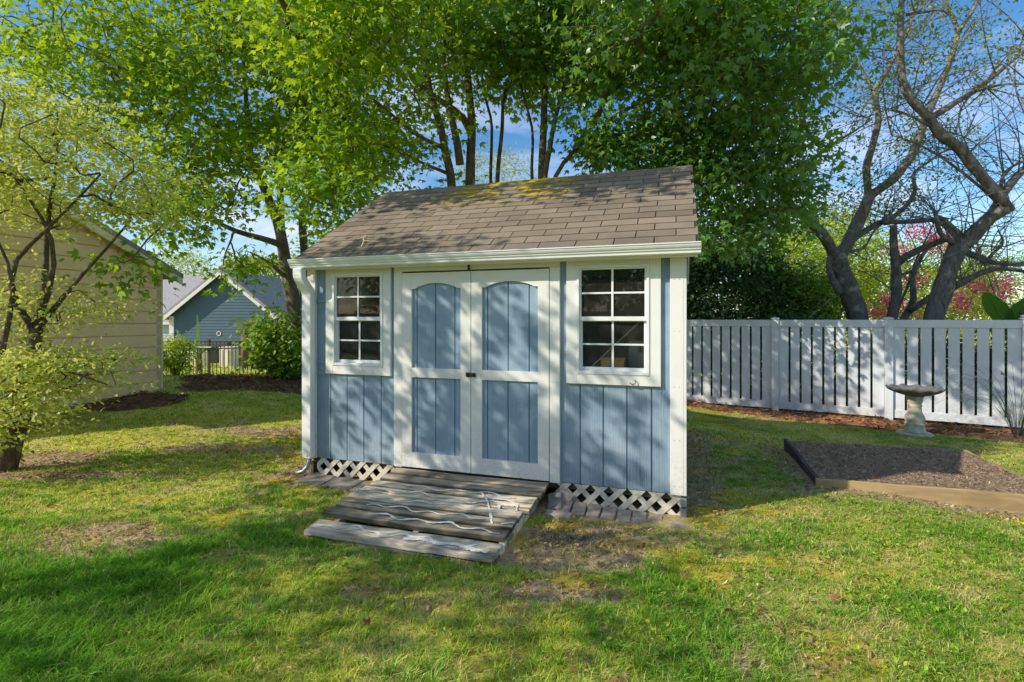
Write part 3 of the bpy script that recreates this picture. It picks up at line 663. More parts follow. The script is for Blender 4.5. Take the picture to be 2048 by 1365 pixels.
nails(shed, [(s_, z_) for s_ in (1.04, 1.08, 2.58, 2.625, 3.59, 3.63) for z_ in (.25, .62, 1.05, 1.5, 1.92)], -.0302)
# lattice skirts
def lattice(s0, s1, z0, z1):
    m = MB(); pitch = .155; w = .046
    def clip(sx, dx, y):
        # strip through (sx,z0) direction (dx,1); clipped polygon against the rectangle
        poly = [(sx-w*.7, z0-.3), (sx+w*.7, z0-.3), (sx+w*.7+dx*(z1-z0+.6), z1+.3), (sx-w*.7+dx*(z1-z0+.6), z1+.3)]
        poly = [(p-dx*.3, q) for p, q in poly]
        for k, lim, sg in ((0, s0, 1), (0, s1, -1), (1, z0, 1), (1, z1, -1)):
            out = []
            for i in range(len(poly)):
                a, b = poly[i], poly[(i+1) % len(poly)]; ia, ib = (a[k]-lim)*sg >= 0, (b[k]-lim)*sg >= 0
                if ia: out.append(a)
                if ia != ib:
                    t = (lim-a[k])/(b[k]-a[k]); out.append((a[0]+(b[0]-a[0])*t, a[1]+(b[1]-a[1])*t))
            poly = out
            if len(poly) < 3: return
        m.prism(poly, y, y+.006, lambda p, q, a: (p, a, q))
    x = s0-.4
    while x < s1+.4: clip(x, 1, .002); clip(x+.02, -1, .0085); x += pitch
    return m
lattice(.10, 1.04, .0, ZB-.006).build('lattice_skirt', M['lattice'], shed); lattice(2.60, W-.012, -.03, ZB-.006).build('lattice_skirt', M['lattice'], shed)
for s in (-.0, W-.03):
    MB().box(s, s+.03, .03, D, -.05, ZB-.061).build('side_skirt', M['darkboard'], shed)
for s in (.35, 1.3, 2.4, 3.2):
    for v in (.35, 1.6, 2.8): MB().box(s, s+.2, v, v+.2, -.05, ZB-.061).build('foundation_block', M['brick'], shed)

MB().tube([(.03, -.02, .17), (.02, -.03, .12), (.015, -.05, .08), (-.01, -.08, .045), (-.07, -.11, .03)], [.018, .022, .022, .02, .018], 10).build('drain_hose', M['galv'], shed, smooth=True)
MB().box(W-.02, W+.03, -.035, -.005, .09, ZB-.02).box(W-.02, W+.03, -.03, .0, -.02, .075).build('corner_bracket', M['galv'], shed, .008)
MB().tube([(3.24, -.031, 1.07), (3.26, -.045, 1.058), (3.285, -.048, 1.065), (3.29, -.045, 1.085), (3.28, -.04, 1.095)], .004, 6).build('hook', M['brownmetal'], shed)
def sp(s, v, z): 
    p = SO+SU*s+SV*v; return Vector((p.x, p.y, z))
RZs = math.atan2(SU.y, SU.x)
# inside
t = thing('work_shelf', 'bare wooden shelf just inside the right shed window', 'shelf', sp(3.08, .16, 0), RZs)
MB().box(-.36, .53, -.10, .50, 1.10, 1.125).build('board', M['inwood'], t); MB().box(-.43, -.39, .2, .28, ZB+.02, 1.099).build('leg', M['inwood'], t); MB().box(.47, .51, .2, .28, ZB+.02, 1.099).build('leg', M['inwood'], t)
t = thing('wooden_box', 'small orange wooden box with lid on the sill of the right shed window', 'box', sp(3.085, .125, 1.126), RZs)
MB().box(-.10, .10, -.045, .06, 0, .115).build('box_body', M['boxwood'], t, .003); MB().box(-.104, .104, -.05, .065, .116, .14).build('lid', M['boxwood'], t, .003); MB().box(-.012, .012, -.054, -.0505, .085, .125).build('clasp', M['brownmetal'], t)
t = thing('tool_cabinet', 'pale grey machine cabinet with round knobs behind the right shed window', 'cabinet', sp(3.40, .34, 1.126), RZs)
MB().box(-.2, .02, -.02, .16, 0, .27).box(.03, .17, -.03, .16, 0, .27).build('cabinet_body', M['machine'], t, .006)
for x in (-.10, .11): MB().tube([(x, -.031, .2), (x, -.05, .2)], .024, 14).build('knob', M['blackmetal'], t)
MB().tube([(.0, .05, .27), (.0, .05, .42)], .012, 8).box(-.03, .04, .02, .08, .40, .44).build('mast', M['machine'], t)
t = thing('wooden_batten', 'short orange batten lying in front of the grey cabinet in the window', 'batten', sp(3.33, .20, 1.126), RZs)
MB().box(-.13, .12, 0, .05, 0, .045).build('bar', M['boxwood'], t, .002)
o = MB().tube([sp(2.86, .07, 1.14), sp(3.37, .09, 1.63)], .006, 8).build('leaning_stick', M['stick']); tag(o, 'thin pale yellow stick leaning diagonally across the right shed window', 'stick')
o = MB().tube([sp(.50, .1, 1.2), sp(.40, .14, 1.22), sp(.36, .2, 1.24)], .004, 5).build('bent_wire', M['stick']); tag(o, 'bent pale wire lying inside the left shed window', 'wire')
t = thing('hanging_sack', 'pale hanging cloth inside the left shed window', 'sack', sp(.55, .55, 1.2), RZs)
sk = MB(); sk.lathe([(.02, .62), (.05, .58), (.07, .4), (.09, .15), (.08, 0), (.03, -.03)], 14, lambda r, z, a, i: (r*(1+.25*math.sin(3*a+z*5)), z)); sk.build('cloth', m_plain('sack_cloth', (.20, .17, .13), .9), t, smooth=True)
MB().tube([(0, 0, .62), (0, 0, 1.0)], .005, 5).build('cord', M['stick'], t)
# ================================================================== RAMP
ramp_t = thing('wooden_ramp', 'weathered wooden ramp with white caulk squiggles leading up to the shed doors', 'ramp', (SO.x, SO.y, 0), RZs)
dk = MB(); rr = random.Random(5); npk = 7; v0, v1 = -.036, -1.03; za, zb = .172, .092; drawn = []
def rz(v): return za+(zb-za)*(v-v0)/(v1-v0)
for i in range(npk):
    a = v0+(v1-v0)*i/npk; b = v0+(v1-v0)*(i+1)/npk+.017; e0 = 1.05-.012*i+rr.uniform(-.012, .012); e1 = 2.545-.008*i+rr.uniform(-.03, .02)
    tw = [rr.uniform(-.008, .009) for _ in range(4)]; seg = 24; vs = []; vr = []; var = rr.random()
    for k in range(seg+1):
        s = e0+(e1-e0)*k/seg; wv = .004*math.sin(k*.4+i*2); sag = .006*math.sin(math.pi*k/seg)
        for (v, z, dv) in ((a, rz(a)-.006, -.9), (a-.016, rz(a-.016), 0), (b+.016, rz(b+.016), 0), (b, rz(b)-.006, -.9), (b, rz(b)-.034, -.9), (a, rz(a)-.034, -.9)):  # edge points darkened, gap shade between planks put into the colour
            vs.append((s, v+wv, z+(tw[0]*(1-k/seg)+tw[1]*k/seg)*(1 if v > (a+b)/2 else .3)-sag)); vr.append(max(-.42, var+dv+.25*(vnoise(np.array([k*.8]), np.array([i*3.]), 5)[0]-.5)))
    n0 = len(dk.v); dk.add(vs, [(k*6+j, k*6+(j+1) % 6, k*6+6+(j+1) % 6, k*6+6+j) for k in range(seg) for j in range(6)]+[tuple(range(5, -1, -1)), tuple(range(seg*6, seg*6+6))], var)
    dk.var[n0:] = vr
dk.build('decking', M['deck'], ramp_t)
for s in (1.10, 1.78, 2.44):
    m = MB(); m.prism([(v0-.005, -.03), (v0-.005, rz(v0)-.042), (v1+.02, rz(v1)-.042), (v1-.07, rz(v1)-.05), (v1-.07, -.02)], s, s+.04, lambda p, q, a: (a, p, q)); m.build('stringer', M['deck'], ramp_t)
def squiggle(name, parent, pts, w, zf, m):
    """thin dried ribbon following the boards"""
    p = resample([(a, b, 0) for a, b in pts], .012); n = len(p); q = np.arange(n); sd = float(pts[0][1]*31+pts[0][0]*7)
    off = .010*(fbm(q*.13, np.full(n, sd), 3, 3)-.5)*2; wd = .45+1.9*fbm(q*.16, np.full(n, sd+5), 4, 3)**1.6; wd = np.where(vnoise(q*.07, np.full(n, sd+9), 6) > .88, .0, wd)
    vs = []
    for i in range(n):
        d = p[min(i+1, n-1)]-p[max(0, i-1)]; d = d/(np.linalg.norm(d)+1e-9); ww = w*max(wd[i], .02); u = RNG.uniform(.75, 1.3, 2)
        for k in (-1, 1):
            x, y = p[i][0]-d[1]*(ww*k*u[(k+1)//2]+off[i]), p[i][1]+d[0]*(ww*k*u[(k+1)//2]+off[i]); vs.append((x, y, zf(x, y)))
    m2 = MB().add(vs, [(2*i, 2*i+1, 2*i+3, 2*i+2) for i in range(n-1)]); return m2.build(name, m, parent)
rr = random.Random(21)
for i, (v, s0, s1, amp, wl) in enumerate(((-.40, 1.12, 2.42, .022, .30), (-.54, 1.00, 2.40, .028, .33), (-.68, 1.10, 2.45, .022, .27), (-.81, 1.25, 2.5, .020, .24), (-.95, 1.35, 2.44, .022, .26))):
    pts = []; s = s0
    ph = rr.random()*6; dr = rr.uniform(-.01, .02)
    while s < s1:
        pts.append((s, v+amp*math.sin(s/wl*6.28+ph)+amp*.7*math.sin(s/wl*2.7+ph*2)+dr*(s-s0))); s += .03
    squiggle('caulk_line', ramp_t, pts, .0075, lambda x, y: rz(y)+.0045, M['paintline'])
squiggle('caulk_line', ramp_t, [(2.05, -.36), (2.16, -.5), (2.24, -.66), (2.33, -.86)], .0075, lambda x, y: rz(y)+.005, M['paintline'])
squiggle('caulk_line', ramp_t, [(2.12, -.46), (2.3, -.45), (2.42, -.52), (2.44, -.62), (2.3, -.64), (2.28, -.56), (2.4, -.55)], .0075, lambda x, y: rz(y)+.0055, M['paintline'])
t = thing('loose_plank', 'loose grey plank with white caulk squiggles lying at the foot of the ramp', 'plank', (SO.x+SU.x*1.75+SV.x*-1.185, SO.y+SU.y*1.75+SV.y*-1.185, .0), RZs-.02)
m = MB(); vs = []; seg = 14
def pz(s): return .022+.030*(s+.76)/1.5
for k in range(seg+1):
    s = -.76+1.51*k/seg; z = pz(s)
    for (v, q) in ((.098, z+.038), (-.098, z+.034), (-.10, z-.004), (.098, z-.004)): vs.append((s+(.03 if v < 0 and k == 0 else 0), v+.004*math.sin(k*1.3), q+.002*math.sin(k*2.1+v*9)))
m.add(vs, [(k*4+j, k*4+(j+1) % 4, k*4+4+(j+1) % 4, k*4+4+j) for k in range(seg) for j in range(4)]+[(3, 2, 1, 0), tuple(range(seg*4, seg*4+4))], .6)
m.build('board', M['oldboard'], t, .005)
MB().box(-.5, .62, -.085, -.02, -.012, .028).build('runner', M['oldboard'], t, .004)
rr = random.Random(9); pts = []; s = -.66
while s < .70: pts.append((s, .02+.030*math.sin(s*13)+.024*math.sin(s*31+1)-.03*(s+.66)/1.36)); s += .02
squiggle('caulk_line', t, pts, .009, lambda x, y: pz(x)+.0415, M['paintline'])
squiggle('caulk_line', t, [(.06, -.03), (.2, .01), (.32, -.02), (.45, .0), (.6, -.045), (.70, -.05)], .017, lambda x, y: pz(x)+.0405, M['paintline'])
# ================================================================== PAVERS
def paver(label, s, v, z, rz_, lx, ly, lz, m, tx=0, ty=0, group=None, cat='paver', name='paving_brick', seed=0):
    r = random.Random(seed); mb = MB(); mb.box(-lx/2, lx/2, -ly/2, ly/2, -lz, 0); o = mb.build(name, m, None, .007)
    o.location = sp(s, v, z); o.rotation_euler = (tx, ty, RZs+rz_); return tag(o, label, cat, group)
names = ['leftmost', 'second from the left', 'third from the left', 'middle one', 'third from the right', 'second from the right', 'rightmost']
xs = [2.72+.121*i for i in range(7)]
for i, s in enumerate(xs):
    paver(f'grey paving brick below the right lattice, {names[i]} of seven', s, -.155-.012*math.sin(i*2.2), .042-.006*i+.004*math.sin(i*3), .04*math.sin(i*1.7), .108, .20, .06, M['brick'], .12+.02*math.sin(i), .02*math.sin(i*4), 'row of paving bricks below the right lattice', seed=i)
paver('paving brick lying lengthwise at the left end of the brick row', 2.70, -.32, .035, -.03, .215, .10, .06, M['brick'], .06, .0, seed=11)
paver('paving brick set askew past the right shed corner', 3.67, -.2, .005, -.30, .215, .10, .06, M['brick'], .05, .05, seed=12)
paver('dark paver tipped up against the lattice beside the ramp', 2.63, -.15, .07, .1, .12, .20, .04, M['slab'], .40, -.25, seed=13)
paver('pale stained paver chip leaning on the lattice beside the ramp', 2.70, -.06, .085, -.2, .13, .10, .03, M['brick'], .8, .35, seed=14)
for i, (s, w_, lb) in enumerate(((.22, .30, 'dark concrete slab under the downspout corner of the shed'), (.55, .32, 'dark concrete slab between two others below the left lattice'), (.88, .30, 'dark concrete slab against the left edge of the ramp'))):
    paver(lb, s, -.16-.03*i, .022, .03*math.sin(i*2), w_, .24, .05, M['slab'], .05, .01, None, 'paver', 'paving_slab', 20+i)
# dead twig on the roof
q = [slope(.20, .012, .62), slope(.30, .03, .60), slope(.36, .03, .555), slope(.50, .02, .50)]
o = MB().tube([sp(*p) for p in q], [.006, .007, .005, .003], 6).tube([sp(*p) for p in (slope(.31, .03, .60), slope(.30, .03, .66))], [.005, .003], 5).build('dead_twig', M['stick']); tag(o, 'pale bent twig lying on the lower left of the shed roof', 'twig')
# ================================================================== RAISED BED
bed = thing('raised_bed', 'low timber garden bed filled with dark mulch on the right lawn', 'garden bed', (BED_A.x, BED_A.y, -.06), math.atan2(BX.y, BX.x))
LX, LY = 1.93, 1.73; skw = BY.x*BX.x+BY.y*BX.y; bh = .14
def bp(a, b): return Vector((a+b*skw, b*math.sqrt(1-skw*skw)))
def plank(name, a, b, th, h, m, lab=None, z0=-.08):
    a = Vector(a); b = Vector(b); d = (b-a).normalized(); n = Vector((-d.y, d.x))*th; mb = MB(); vs = []; seg = 8
    for k in range(seg+1):
        p = a+(b-a)*k/seg; z = h+.003*math.sin(k*1.7)
        for q, zz in ((p, z0), (p+n, z0), (p+n, z), (p, z)): vs.append((q.x, q.y, zz))
    mb.add(vs, [(k*4+j, k*4+(j+1) % 4, k*4+4+(j+1) % 4, k*4+4+j) for k in range(seg) for j in range(4)]+[(3, 2, 1, 0), tuple(range(seg*4, seg*4+4))])
    o = mb.build(name, m, bed, .004)
    if lab: o['label'] = lab
    return o
plank('board', bp(0, 0), bp(LX, 0), .034, bh, M['newboard'], 'bright new front board of the bed')
plank('board', bp(.002, .042), bp(.002, LY), -.04, bh-.004, M['darkboard'], 'dark weathered left board of the bed').location.x = .0
plank('board', bp(.042, LY-.02), bp(LX-.04, LY-.02), .03, bh-.03, M['oldboard'], 'silvered back board of the bed')
plank('board', bp(LX-.04, .042), bp(LX-.04, LY), -.036, bh-.012, M['newboard'], 'tan right board of the bed')
nx = 90; a, b = np.meshgrid(np.linspace(.0, 1, nx), np.linspace(.0, 1, nx)); a = a.ravel()*(LX-.05)+.005; b = b.ravel()*(LY-.05)+.035
xx = a+b*skw; yy = b*math.sqrt(1-skw*skw); zz = .096+.03*fbm(xx*3, yy*3, 5, 3)+.016*fbm(xx*26, yy*26, 8, 2)+.02*ss(1.2, 1.7, b)*(fbm(xx*9, yy*9, 4, 2)-.3)
cc = np.array([.43, .30, .195])[None]*(.45+1.1*fbm(xx*34, yy*34, 2, 3))[:, None]; i = (np.arange(nx-1)[None]+np.arange(nx-1)[:, None]*nx).ravel()
npmesh('mulch', np.stack([xx, yy, zz], 1), [np.stack([i, i+1, i+1+nx, i+nx], 1)], M['soil'], bed, col=cc, smooth=True)
n = 9000; a = RNG.uniform(.02, LX-.05, n); b = RNG.uniform(.05, LY-.06, n); x2 = a+b*skw; y2 = b*math.sqrt(1-skw*skw)
ch = chips('bark_chips', '', x2, y2, 0.118+.03*fbm(x2*3, y2*3, 5, 3)-.004+RNG.uniform(-.004, .006, n), .010, (.26, .175, .115), (.72, .56, .40), 8); ch.parent = bed; tag(ch, kind='stuff')
# ================================================================== BIRD BATH
bb = thing('bird_bath', 'stone bird bath with scalloped dark bowl before the white fence', 'bird bath', (6.3, 7.9, gzf(6.3, 7.9)), .3)
MB().lathe([(.23, -.02), (.235, .015), (.22, .03), (.0, .03)], 26, lambda r, z, a, i: (r*(1+.06*math.sin(3*a)), z)).build('base_slab', M['concrete'], bb)
MB().lathe([(.150, .03), (.150, .045), (.138, .06), (.128, .12), (.122, .145), (.130, .155), (.130, .168), (.112, .18), (.125, .21), (.132, .245), (.122, .285), (.098, .33), (.088, .37), (.085, .43), (.094, .44), (.094, .452), (.082, .462), (.092, .49), (.104, .53), (.105, .565), (.115, .575), (.115, .592), (.09, .60)], 28, lambda r, z, a, i: (r*(1+.02*math.cos(8*a)), z)).build('pedestal', M['concrete'], bb, smooth=True)
def scal(r, z, a, i):
    k = max(0, (r-.16)/.2); return r*(1+.03*k*math.cos(12*a)), z+.014*k*math.cos(12*a)
MB().lathe([(.095, .595), (.17, .612), (.25, .642), (.325, .678), (.362, .705), (.366, .722), (.352, .73), (.33, .715), (.25, .675), (.14, .655), (.01, .65)], 72, scal).build('bowl', M['bowl'], bb, smooth=True)
# ================================================================== WHITE FENCE
fz = -.21
fence = thing('vinyl_fence', 'white vinyl fence of wide spaced pickets along the right boundary', 'fence', (FP[0].x, FP[0].y, fz), math.atan2(FD.y, FD.x))
pl = 1.80
def fpost(i):
    p = MB().box(i*pl-.062, i*pl+.062, -.062, .062, -.05, 1.80).build('post', M['vinyl'], fence, .004)
    c = MB(); x = i*pl; c.box(x-.075, x+.075, -.075, .075, 1.801, 1.825); c.add([(x-.07, -.07, 1.826), (x+.07, -.07, 1.826), (x+.07, .07, 1.826), (x-.07, .07, 1.826), (x, 0, 1.845)], [(0, 1, 4), (1, 2, 4), (2, 3, 4), (3, 0, 4)]); c.build('post_cap', M['vinyl'], p, .003)
for i in range(len(FP)): fpost(i)
for i in range(len(FP)-1):
    x0, x1 = i*pl+.0625, (i+1)*pl-.0625
    MB().box(x0, x1, -.025, .025, 1.655, 1.79).build('top_rail', M['vinyl'], fence, .004); MB().box(x0, x1, -.025, .025, .05, .19).build('bottom_rail', M['vinyl'], fence, .004)
    m = MB(); k = 9; w = (x1-x0)/k
    for j in range(k): m.box(x0+j*w+(.018 if j else .004), x0+(j+1)*w-(.018 if j < k-1 else .004), -.008, .008, .1905, 1.6545)
    m.build('pickets', M['vinyl'], fence)
p = FP[4]; t = thing('solar_post_light', 'small dark solar lamp on top of the right-hand fence post', 'lamp', (p.x-.02, p.y, fz+1.826), math.atan2(FD.y, FD.x))
MB().box(-.05, .05, -.05, .05, .02, .05).build('lamp_body', M['cleanwhite'], t, .005); MB().box(-.065, .065, -.065, .065, .051, .085).build('lamp_cap', M['blackmetal'], t, .012)
# arching grass tuft
def reeds():
    t = thing('arching_grass', 'thin dark arching grass clump in front of the right fence', 'grass clump', (7.75, 7.75, gzf(7.75, 7.75))); rng = np.random.default_rng(4); mb = MB()
    for i in range(75):
        a = rng.random()*6.28; ln = rng.uniform(.6, 1.7); r = ln*rng.uniform(.5, 1.0); h = ln*rng.uniform(.6, 1.15); pts = []
        for k in range(9):
            q = k/8; pts.append((math.cos(a)*(r*q**1.3+.04), math.sin(a)*(r*q**1.3+.04), h*(1.9*q-1.25*q*q*(.8+.4*q))*1.0))
        mb.tube(pts, [.0021*(1-.7*k/8) for k in range(9)], 4, False)
    mb.build('blades', M['reed'], t)
reeds()
# ================================================================== TAN HOUSE (gable wall at the left)
TC = Vector((-6.27, 9.0)); tz = .26
tan_h = thing('tan_house', 'tan lap sided building with gable end at the left edge', 'house', (TC.x, TC.y, tz), RZs)   # local x along SU, y along SV
gw = 3.15; rid = 2.35; eave = 2.20; pitch = .5; pit2 = rid*pitch/(gw-rid)
def lap(mb, y0, y1, z0, z1, ex, roofz=None, x=0., out=1):
    """lap boards on a wall in the plane x; each board leans out at its foot"""
    z = z0
    while z < z1:
        zt = min(z+ex+.015, z1); ya, yb = y0, y1
        if roofz is not None and zt > eave:
            h = (zt-eave)/pitch; ya, yb = max(y0, -gw+(zt-eave)/pit2), min(y1, -h)
            if yb-ya < .1: break
        mb.box(x, x+.03, ya, yb, z+.017, zt-.015); z += ex
m = MB(); lap(m, -gw, 0, .02, 4, .205, True); m.build('gable_wall', M['tanwall'], tan_h)
m = MB(); m.prism([(-gw, -.2), (0, -.2), (0, eave+.02), (-rid, eave+rid*pitch+.02), (-gw, eave+.02)], -6, -.002, lambda p, q, a: (a, p, q)); m.build('wall', M['tanwall'], tan_h)
MB().box(.0005, .03, -.09, .028, .0, eave).build('corner_trim', M['tantrim'], tan_h, .003)
MB().box(-6, .012, -gw-.012, .012, -.2, .04).build('foundation', M['concrete'], tan_h)
m = MB()
zr = eave+rid*pitch; e2 = -gw-.2; z2 = eave-.2*pit2
m.prism([(.27, eave-.135), (-rid, zr), (-rid, zr+.09), (.27, eave-.045)], -6.2, .22, lambda p, q, a: (a, p, q))
m.prism([(-rid, zr), (e2, z2), (e2, z2+.09), (-rid, zr+.09)], -6.2, .22, lambda p, q, a: (a, p, q))
m.build('roof', M['greyroof'], tan_h)
m = MB(); m.prism([(.26, eave-.24), (-rid, zr-.11), (-rid, zr-.001), (.26, eave-.131)], .18, .215, lambda p, q, a: (a, p, q)); m.prism([(-rid, zr-.11), (e2, z2-.11), (e2, z2-.001), (-rid, zr-.001)], .18, .215, lambda p, q, a: (a, p, q))
m.build('rake_board', M['tantrim'], tan_h)
# ================================================================== BLUE HOUSE
YB = 25.0; bz = -.58
def bxz(px, py): return (px-CX)/F*YB, CH+(HY-py)/F*YB
hx0, _ = bxz(338, 0); hx1, _ = bxz(522, 0); ax, az = bxz(447, 543); ex_, ez = bxz(334, 632)
house = thing('blue_house', 'slate blue house with white trimmed gable beyond the iron fence', 'house', (ax, YB, bz))
hw = 2.70; hh = az-bz; eh = ez-bz; hl = -2.62; sl2 = (hh-eh)/hw
m = MB(); z = .0
while z < hh-.1:
    zt = z+.165; k = hw-.12 if zt < eh else max(.02, (hh-zt)/sl2-.1); m.add([(-k, -.02, z), (min(k, 2.1), -.02, z), (min(k, 2.1), -.004, zt), (-k, -.004, zt), (-k, 0, z), (min(k, 2.1), 0, z)], [(0, 1, 2, 3), (4, 5, 1, 0)]); z += .15
m.prism([(-hw+.12, -.5), (hw-.12, -.5), (hw-.12, eh), (0, hh-.08), (-hw+.12, eh)], .0, 7, lambda p, q, a: (p, a+.001, q)); m.build('gable_wall', M['housewall'], house)
m = MB()
for sg in (-1, 1): m.prism([(0, hh), (0, hh+.14), (hw+.25, eh+.14-.25*sl2), (hw+.25, eh-.25*sl2)], -.35, 7, lambda p, q, a, sg=sg: (sg*p, a, q))
m.build('gable_roof', M['greyroof'], house)
m = MB()
for sg in (-1, 1): m.prism([(0, hh-.2), (0, hh-.005), (hw+.22, eh-.005-.22*sl2), (hw+.22, eh-.2-.22*sl2)], -.36, -.30, lambda p, q, a, sg=sg: (sg*p, a, q))
m.build('rake_trim', M['white'], house)
MB().box(-hw+.05, -hw+.27, -.06, .0, -.5, eh-.02).build('corner_post', M['white'], house); MB().box(1.62, 1.80, -.05, -.021, -.5, 1.9).build('door_trim', M['white'], house); MB().box(1.0, 1.1, -.05, -.021, -.5, 1.9).build('door_trim', M['white'], house)
MB().box(1.1, 1.62, -.035, -.021, -.5, 1.85).build('door', M['darkboard'], house)
m = MB(); m.prism([(-.6, eh-.35), (3.6, hh+.16), (3.6, hh+.02), (-.6, eh-.45)], -9.0, -.02, lambda p, q, a: (a, p+.75, q)); m.prism([(3.6, hh+.16), (7.8, eh-.35), (7.8, eh-.45), (3.6, hh+.02)], -9.0, -.02, lambda p, q, a: (a, p+.75, q)); m.build('main_roof', M['greyroof'], house)
m = MB(); z = 0
while z < eh: m.add([(-9, .38, z), (-hw+.1, .38, z), (-hw+.1, .40, z+.165), (-9, .40, z+.165)], [(0, 1, 2, 3)]); z += .15
m.box(-9, -hw+.1, .401, 7, -.5, eh-.2); m.build('main_wall', m_plain('pale_siding', (.55, .60, .60), .7, .05), house)
MB().box(-9.0, -hw+.0, .12, .148, eh-.44, eh-.30).build('gutter', M['white'], house)
o_ = MB(); zo = 1.45
for a0 in range(4): o_.box(-.17, .17, -.05, -.03, .11, .17, mtx=Matrix.Translation((-.22, 0, zo)) @ Matrix.Scale(.65, 4) @ Matrix.Rotation(a0*math.pi/2, 4, 'Y'))
o_.build('wall_ornament', M['white'], house)
YG = 34.0; gx0 = (505-CX)/F*YG
h2 = thing('grey_roofed_house', 'distant low house with grey shingle roof right of the blue gable', 'house', (gx0, YG, -1.0))
m = MB(); m.prism([(-.4, 3.15), (2.4, 4.12), (2.4, 4.0), (-.4, 3.0)], -1.5, 5.0, lambda p, q, a: (a, p, q)); m.prism([(2.4, 4.12), (5.2, 3.15), (5.2, 3.0), (2.4, 4.0)], -1.5, 5.0, lambda p, q, a: (a, p, q)); m.build('roof', M['greyroof'], h2)
MB().box(-1.3, 4.8, 0, 5, -.5, 3.1).build('wall', M['housewall'], h2); MB().tube([(1.0, 1.6, 3.8), (1.0, 1.6, 4.15)], .05, 8).build('vent_pipe', M['blackmetal'], h2)
MB().box(-1.5, 5.0, -.44, -.405, 2.98, 3.14).build('gutter', M['white'], h2)
for j, x in enumerate((.2, 2.4)):
    w = MB().box(x, x+.9, -.04, -.001, .9, 2.2).build('window', M['white'], h2); MB().box(x+.08, x+.82, -.05, -.041, .98, 2.12).build('pane', M['blackmetal'], w)
# ================================================================== IRON FENCE
YF = 14.2
def ironfence():
    x0 = (318-CX)/F*YF; x1 = (610-CX)/F*YF; n = int((x1-x0)/.108)
    t = thing('iron_fence', 'low dark iron picket fence between the mulch mound and the blue house', 'fence', (x0, YF, -.08)); ln = x1-x0
    m = MB()
    for i in range(n+1):
        x = i*.108; m.box(x-.008, x+.008, -.008, .008, -.08, 1.02)
    m.build('pickets', M['brownmetal'], t)
    MB().box(-.05, ln+.05, -.014, .014, 1.02, 1.055).build('rail', M['brownmetal'], t); MB().box(-.05, ln+.05, -.0135, .0135, .84, .87).build('rail', M['brownmetal'], t); MB().box(-.05, ln+.05, -.0135, .0135, .04, .07).build('rail', M['brownmetal'], t)
    for x in (.0, .0+(418-318)/F*YF, ln): MB().box(x-.03, x+.03, -.03, .03, -.1, 1.1).build('post', M['brownmetal'], t, .004)
    MB().box((375-318)/F*YF, (426-318)/F*YF, -.10, -.03, .87, .90).build('ledge', M['tantrim'], t)
ironfence()
def bin_(lab, px0, px1, py0, Y, m):
    x0 = (px0-CX)/F*Y; x1 = (px1-CX)/F*Y; g = gzf(x0, Y); zt = CH+(HY-py0)/F*Y-g
    t = thing('storage_box', lab, 'storage box', ((x0+x1)/2, Y, g)); w = (x1-x0)/2
    MB().box(-w, w, -.3, .3, 0, zt-.06).build('box_body', m, t, .03); MB().box(-w-.02, w+.02, -.33, .33, zt-.055, zt).build('lid', m, t, .02)
    for k in (-.5, .5): MB().box(w*k-.02, w*k+.02, -.33, -.301, .1, zt-.1).build('rib', m, t)
bin_('wide pale storage box behind the iron fence, left of its middle post', 377, 407, 703, 20.5, M['tantrim']); bin_('narrow pale storage box behind the iron fence, beside the brown post', 447, 471, 694, 20.5, M['tantrim'])
Y = 20; x = (484-CX)/F*Y; t = thing('timber_screen_post', 'brown timber post beside a slatted screen in the far yard', 'post', (x, Y, gzf(x, Y)))
MB().box(-.09, .09, -.09, .09, -.1, 1.0).build('shaft', M['inwood'], t); MB().box(-.12, .12, -.12, .12, 1.0005, 1.05).build('cap', M['inwood'], t)
x = (498-CX)/F*Y; t = thing('slatted_screen', 'reddish slatted wooden screen right of the brown post in the far yard', 'screen', (x, Y, gzf(x, Y))); m = MB()
for i in range(7): m.box(-.17, .17, -.01, .01, .06+i*.12, .14+i*.12)
m.build('slats', m_plain('red_brown_slat', (.30, .17, .12), .8), t); MB().box(.171, .22, -.03, .03, 0, .95).build('upright', M['white'], t); MB().box(-.22, -.171, -.03, .03, 0, .95).build('upright', M['inwood'], t)
Y = 22; x = (440-CX)/F*Y; t = thing('patio_grill', 'dark covered grill standing before the blue house wall', 'grill', (x, Y, gzf(x, Y)))
MB().box(-.5, .5, -.25, .25, .12, .75).build('cabinet', M['blackmetal'], t, .03); MB().prism([(-.28, .751), (.28, .751), (.26, .95), (.15, 1.05), (-.15, 1.05), (-.26, .95)], -.45, .45, lambda p, q, a: (a, p, q)).build('hood', M['brownmetal'], t)
for x in (-.4, .4): MB().tube([(x, -.18, .0), (x, -.18, .12)], .05, 10).build('leg', M['blackmetal'], t)
# ================================================================== TREES
def G(px, Y): 
    x = (px-CX)/F*Y; return (x, Y, gzf(x, Y)-.06)
def pl_(base, Ys, pts):
    """polyline through image-guided points at the given depths"""
    Yv = np.interp(np.arange(len(pts)), np.linspace(0, len(pts)-1, len(Ys)), Ys)
    return [base]+[tuple(P(x, y, Y)) for (x, y), Y in zip(pts, Yv)] if base else [tuple(P(x, y, Y)) for (x, y), Y in zip(pts, Yv)]
def sunvar(k=.25, c=(0, 9, 5)):  # lighter leaves on a crown's sun side, light put into the leaf tone
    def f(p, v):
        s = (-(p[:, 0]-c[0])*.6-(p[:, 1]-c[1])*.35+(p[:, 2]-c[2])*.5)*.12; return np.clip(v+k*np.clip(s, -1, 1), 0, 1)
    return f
def notshed(c):                                                     # nothing grows through the shed roof or down over its front
    l, v = shed_l(c[:, 0], c[:, 1]); inb = (l > -.7)&(l < 4.3)&(v > -.9)&(v < 3.9)
    return ~(inb&(c[:, 2] < 3.75-.0*v))
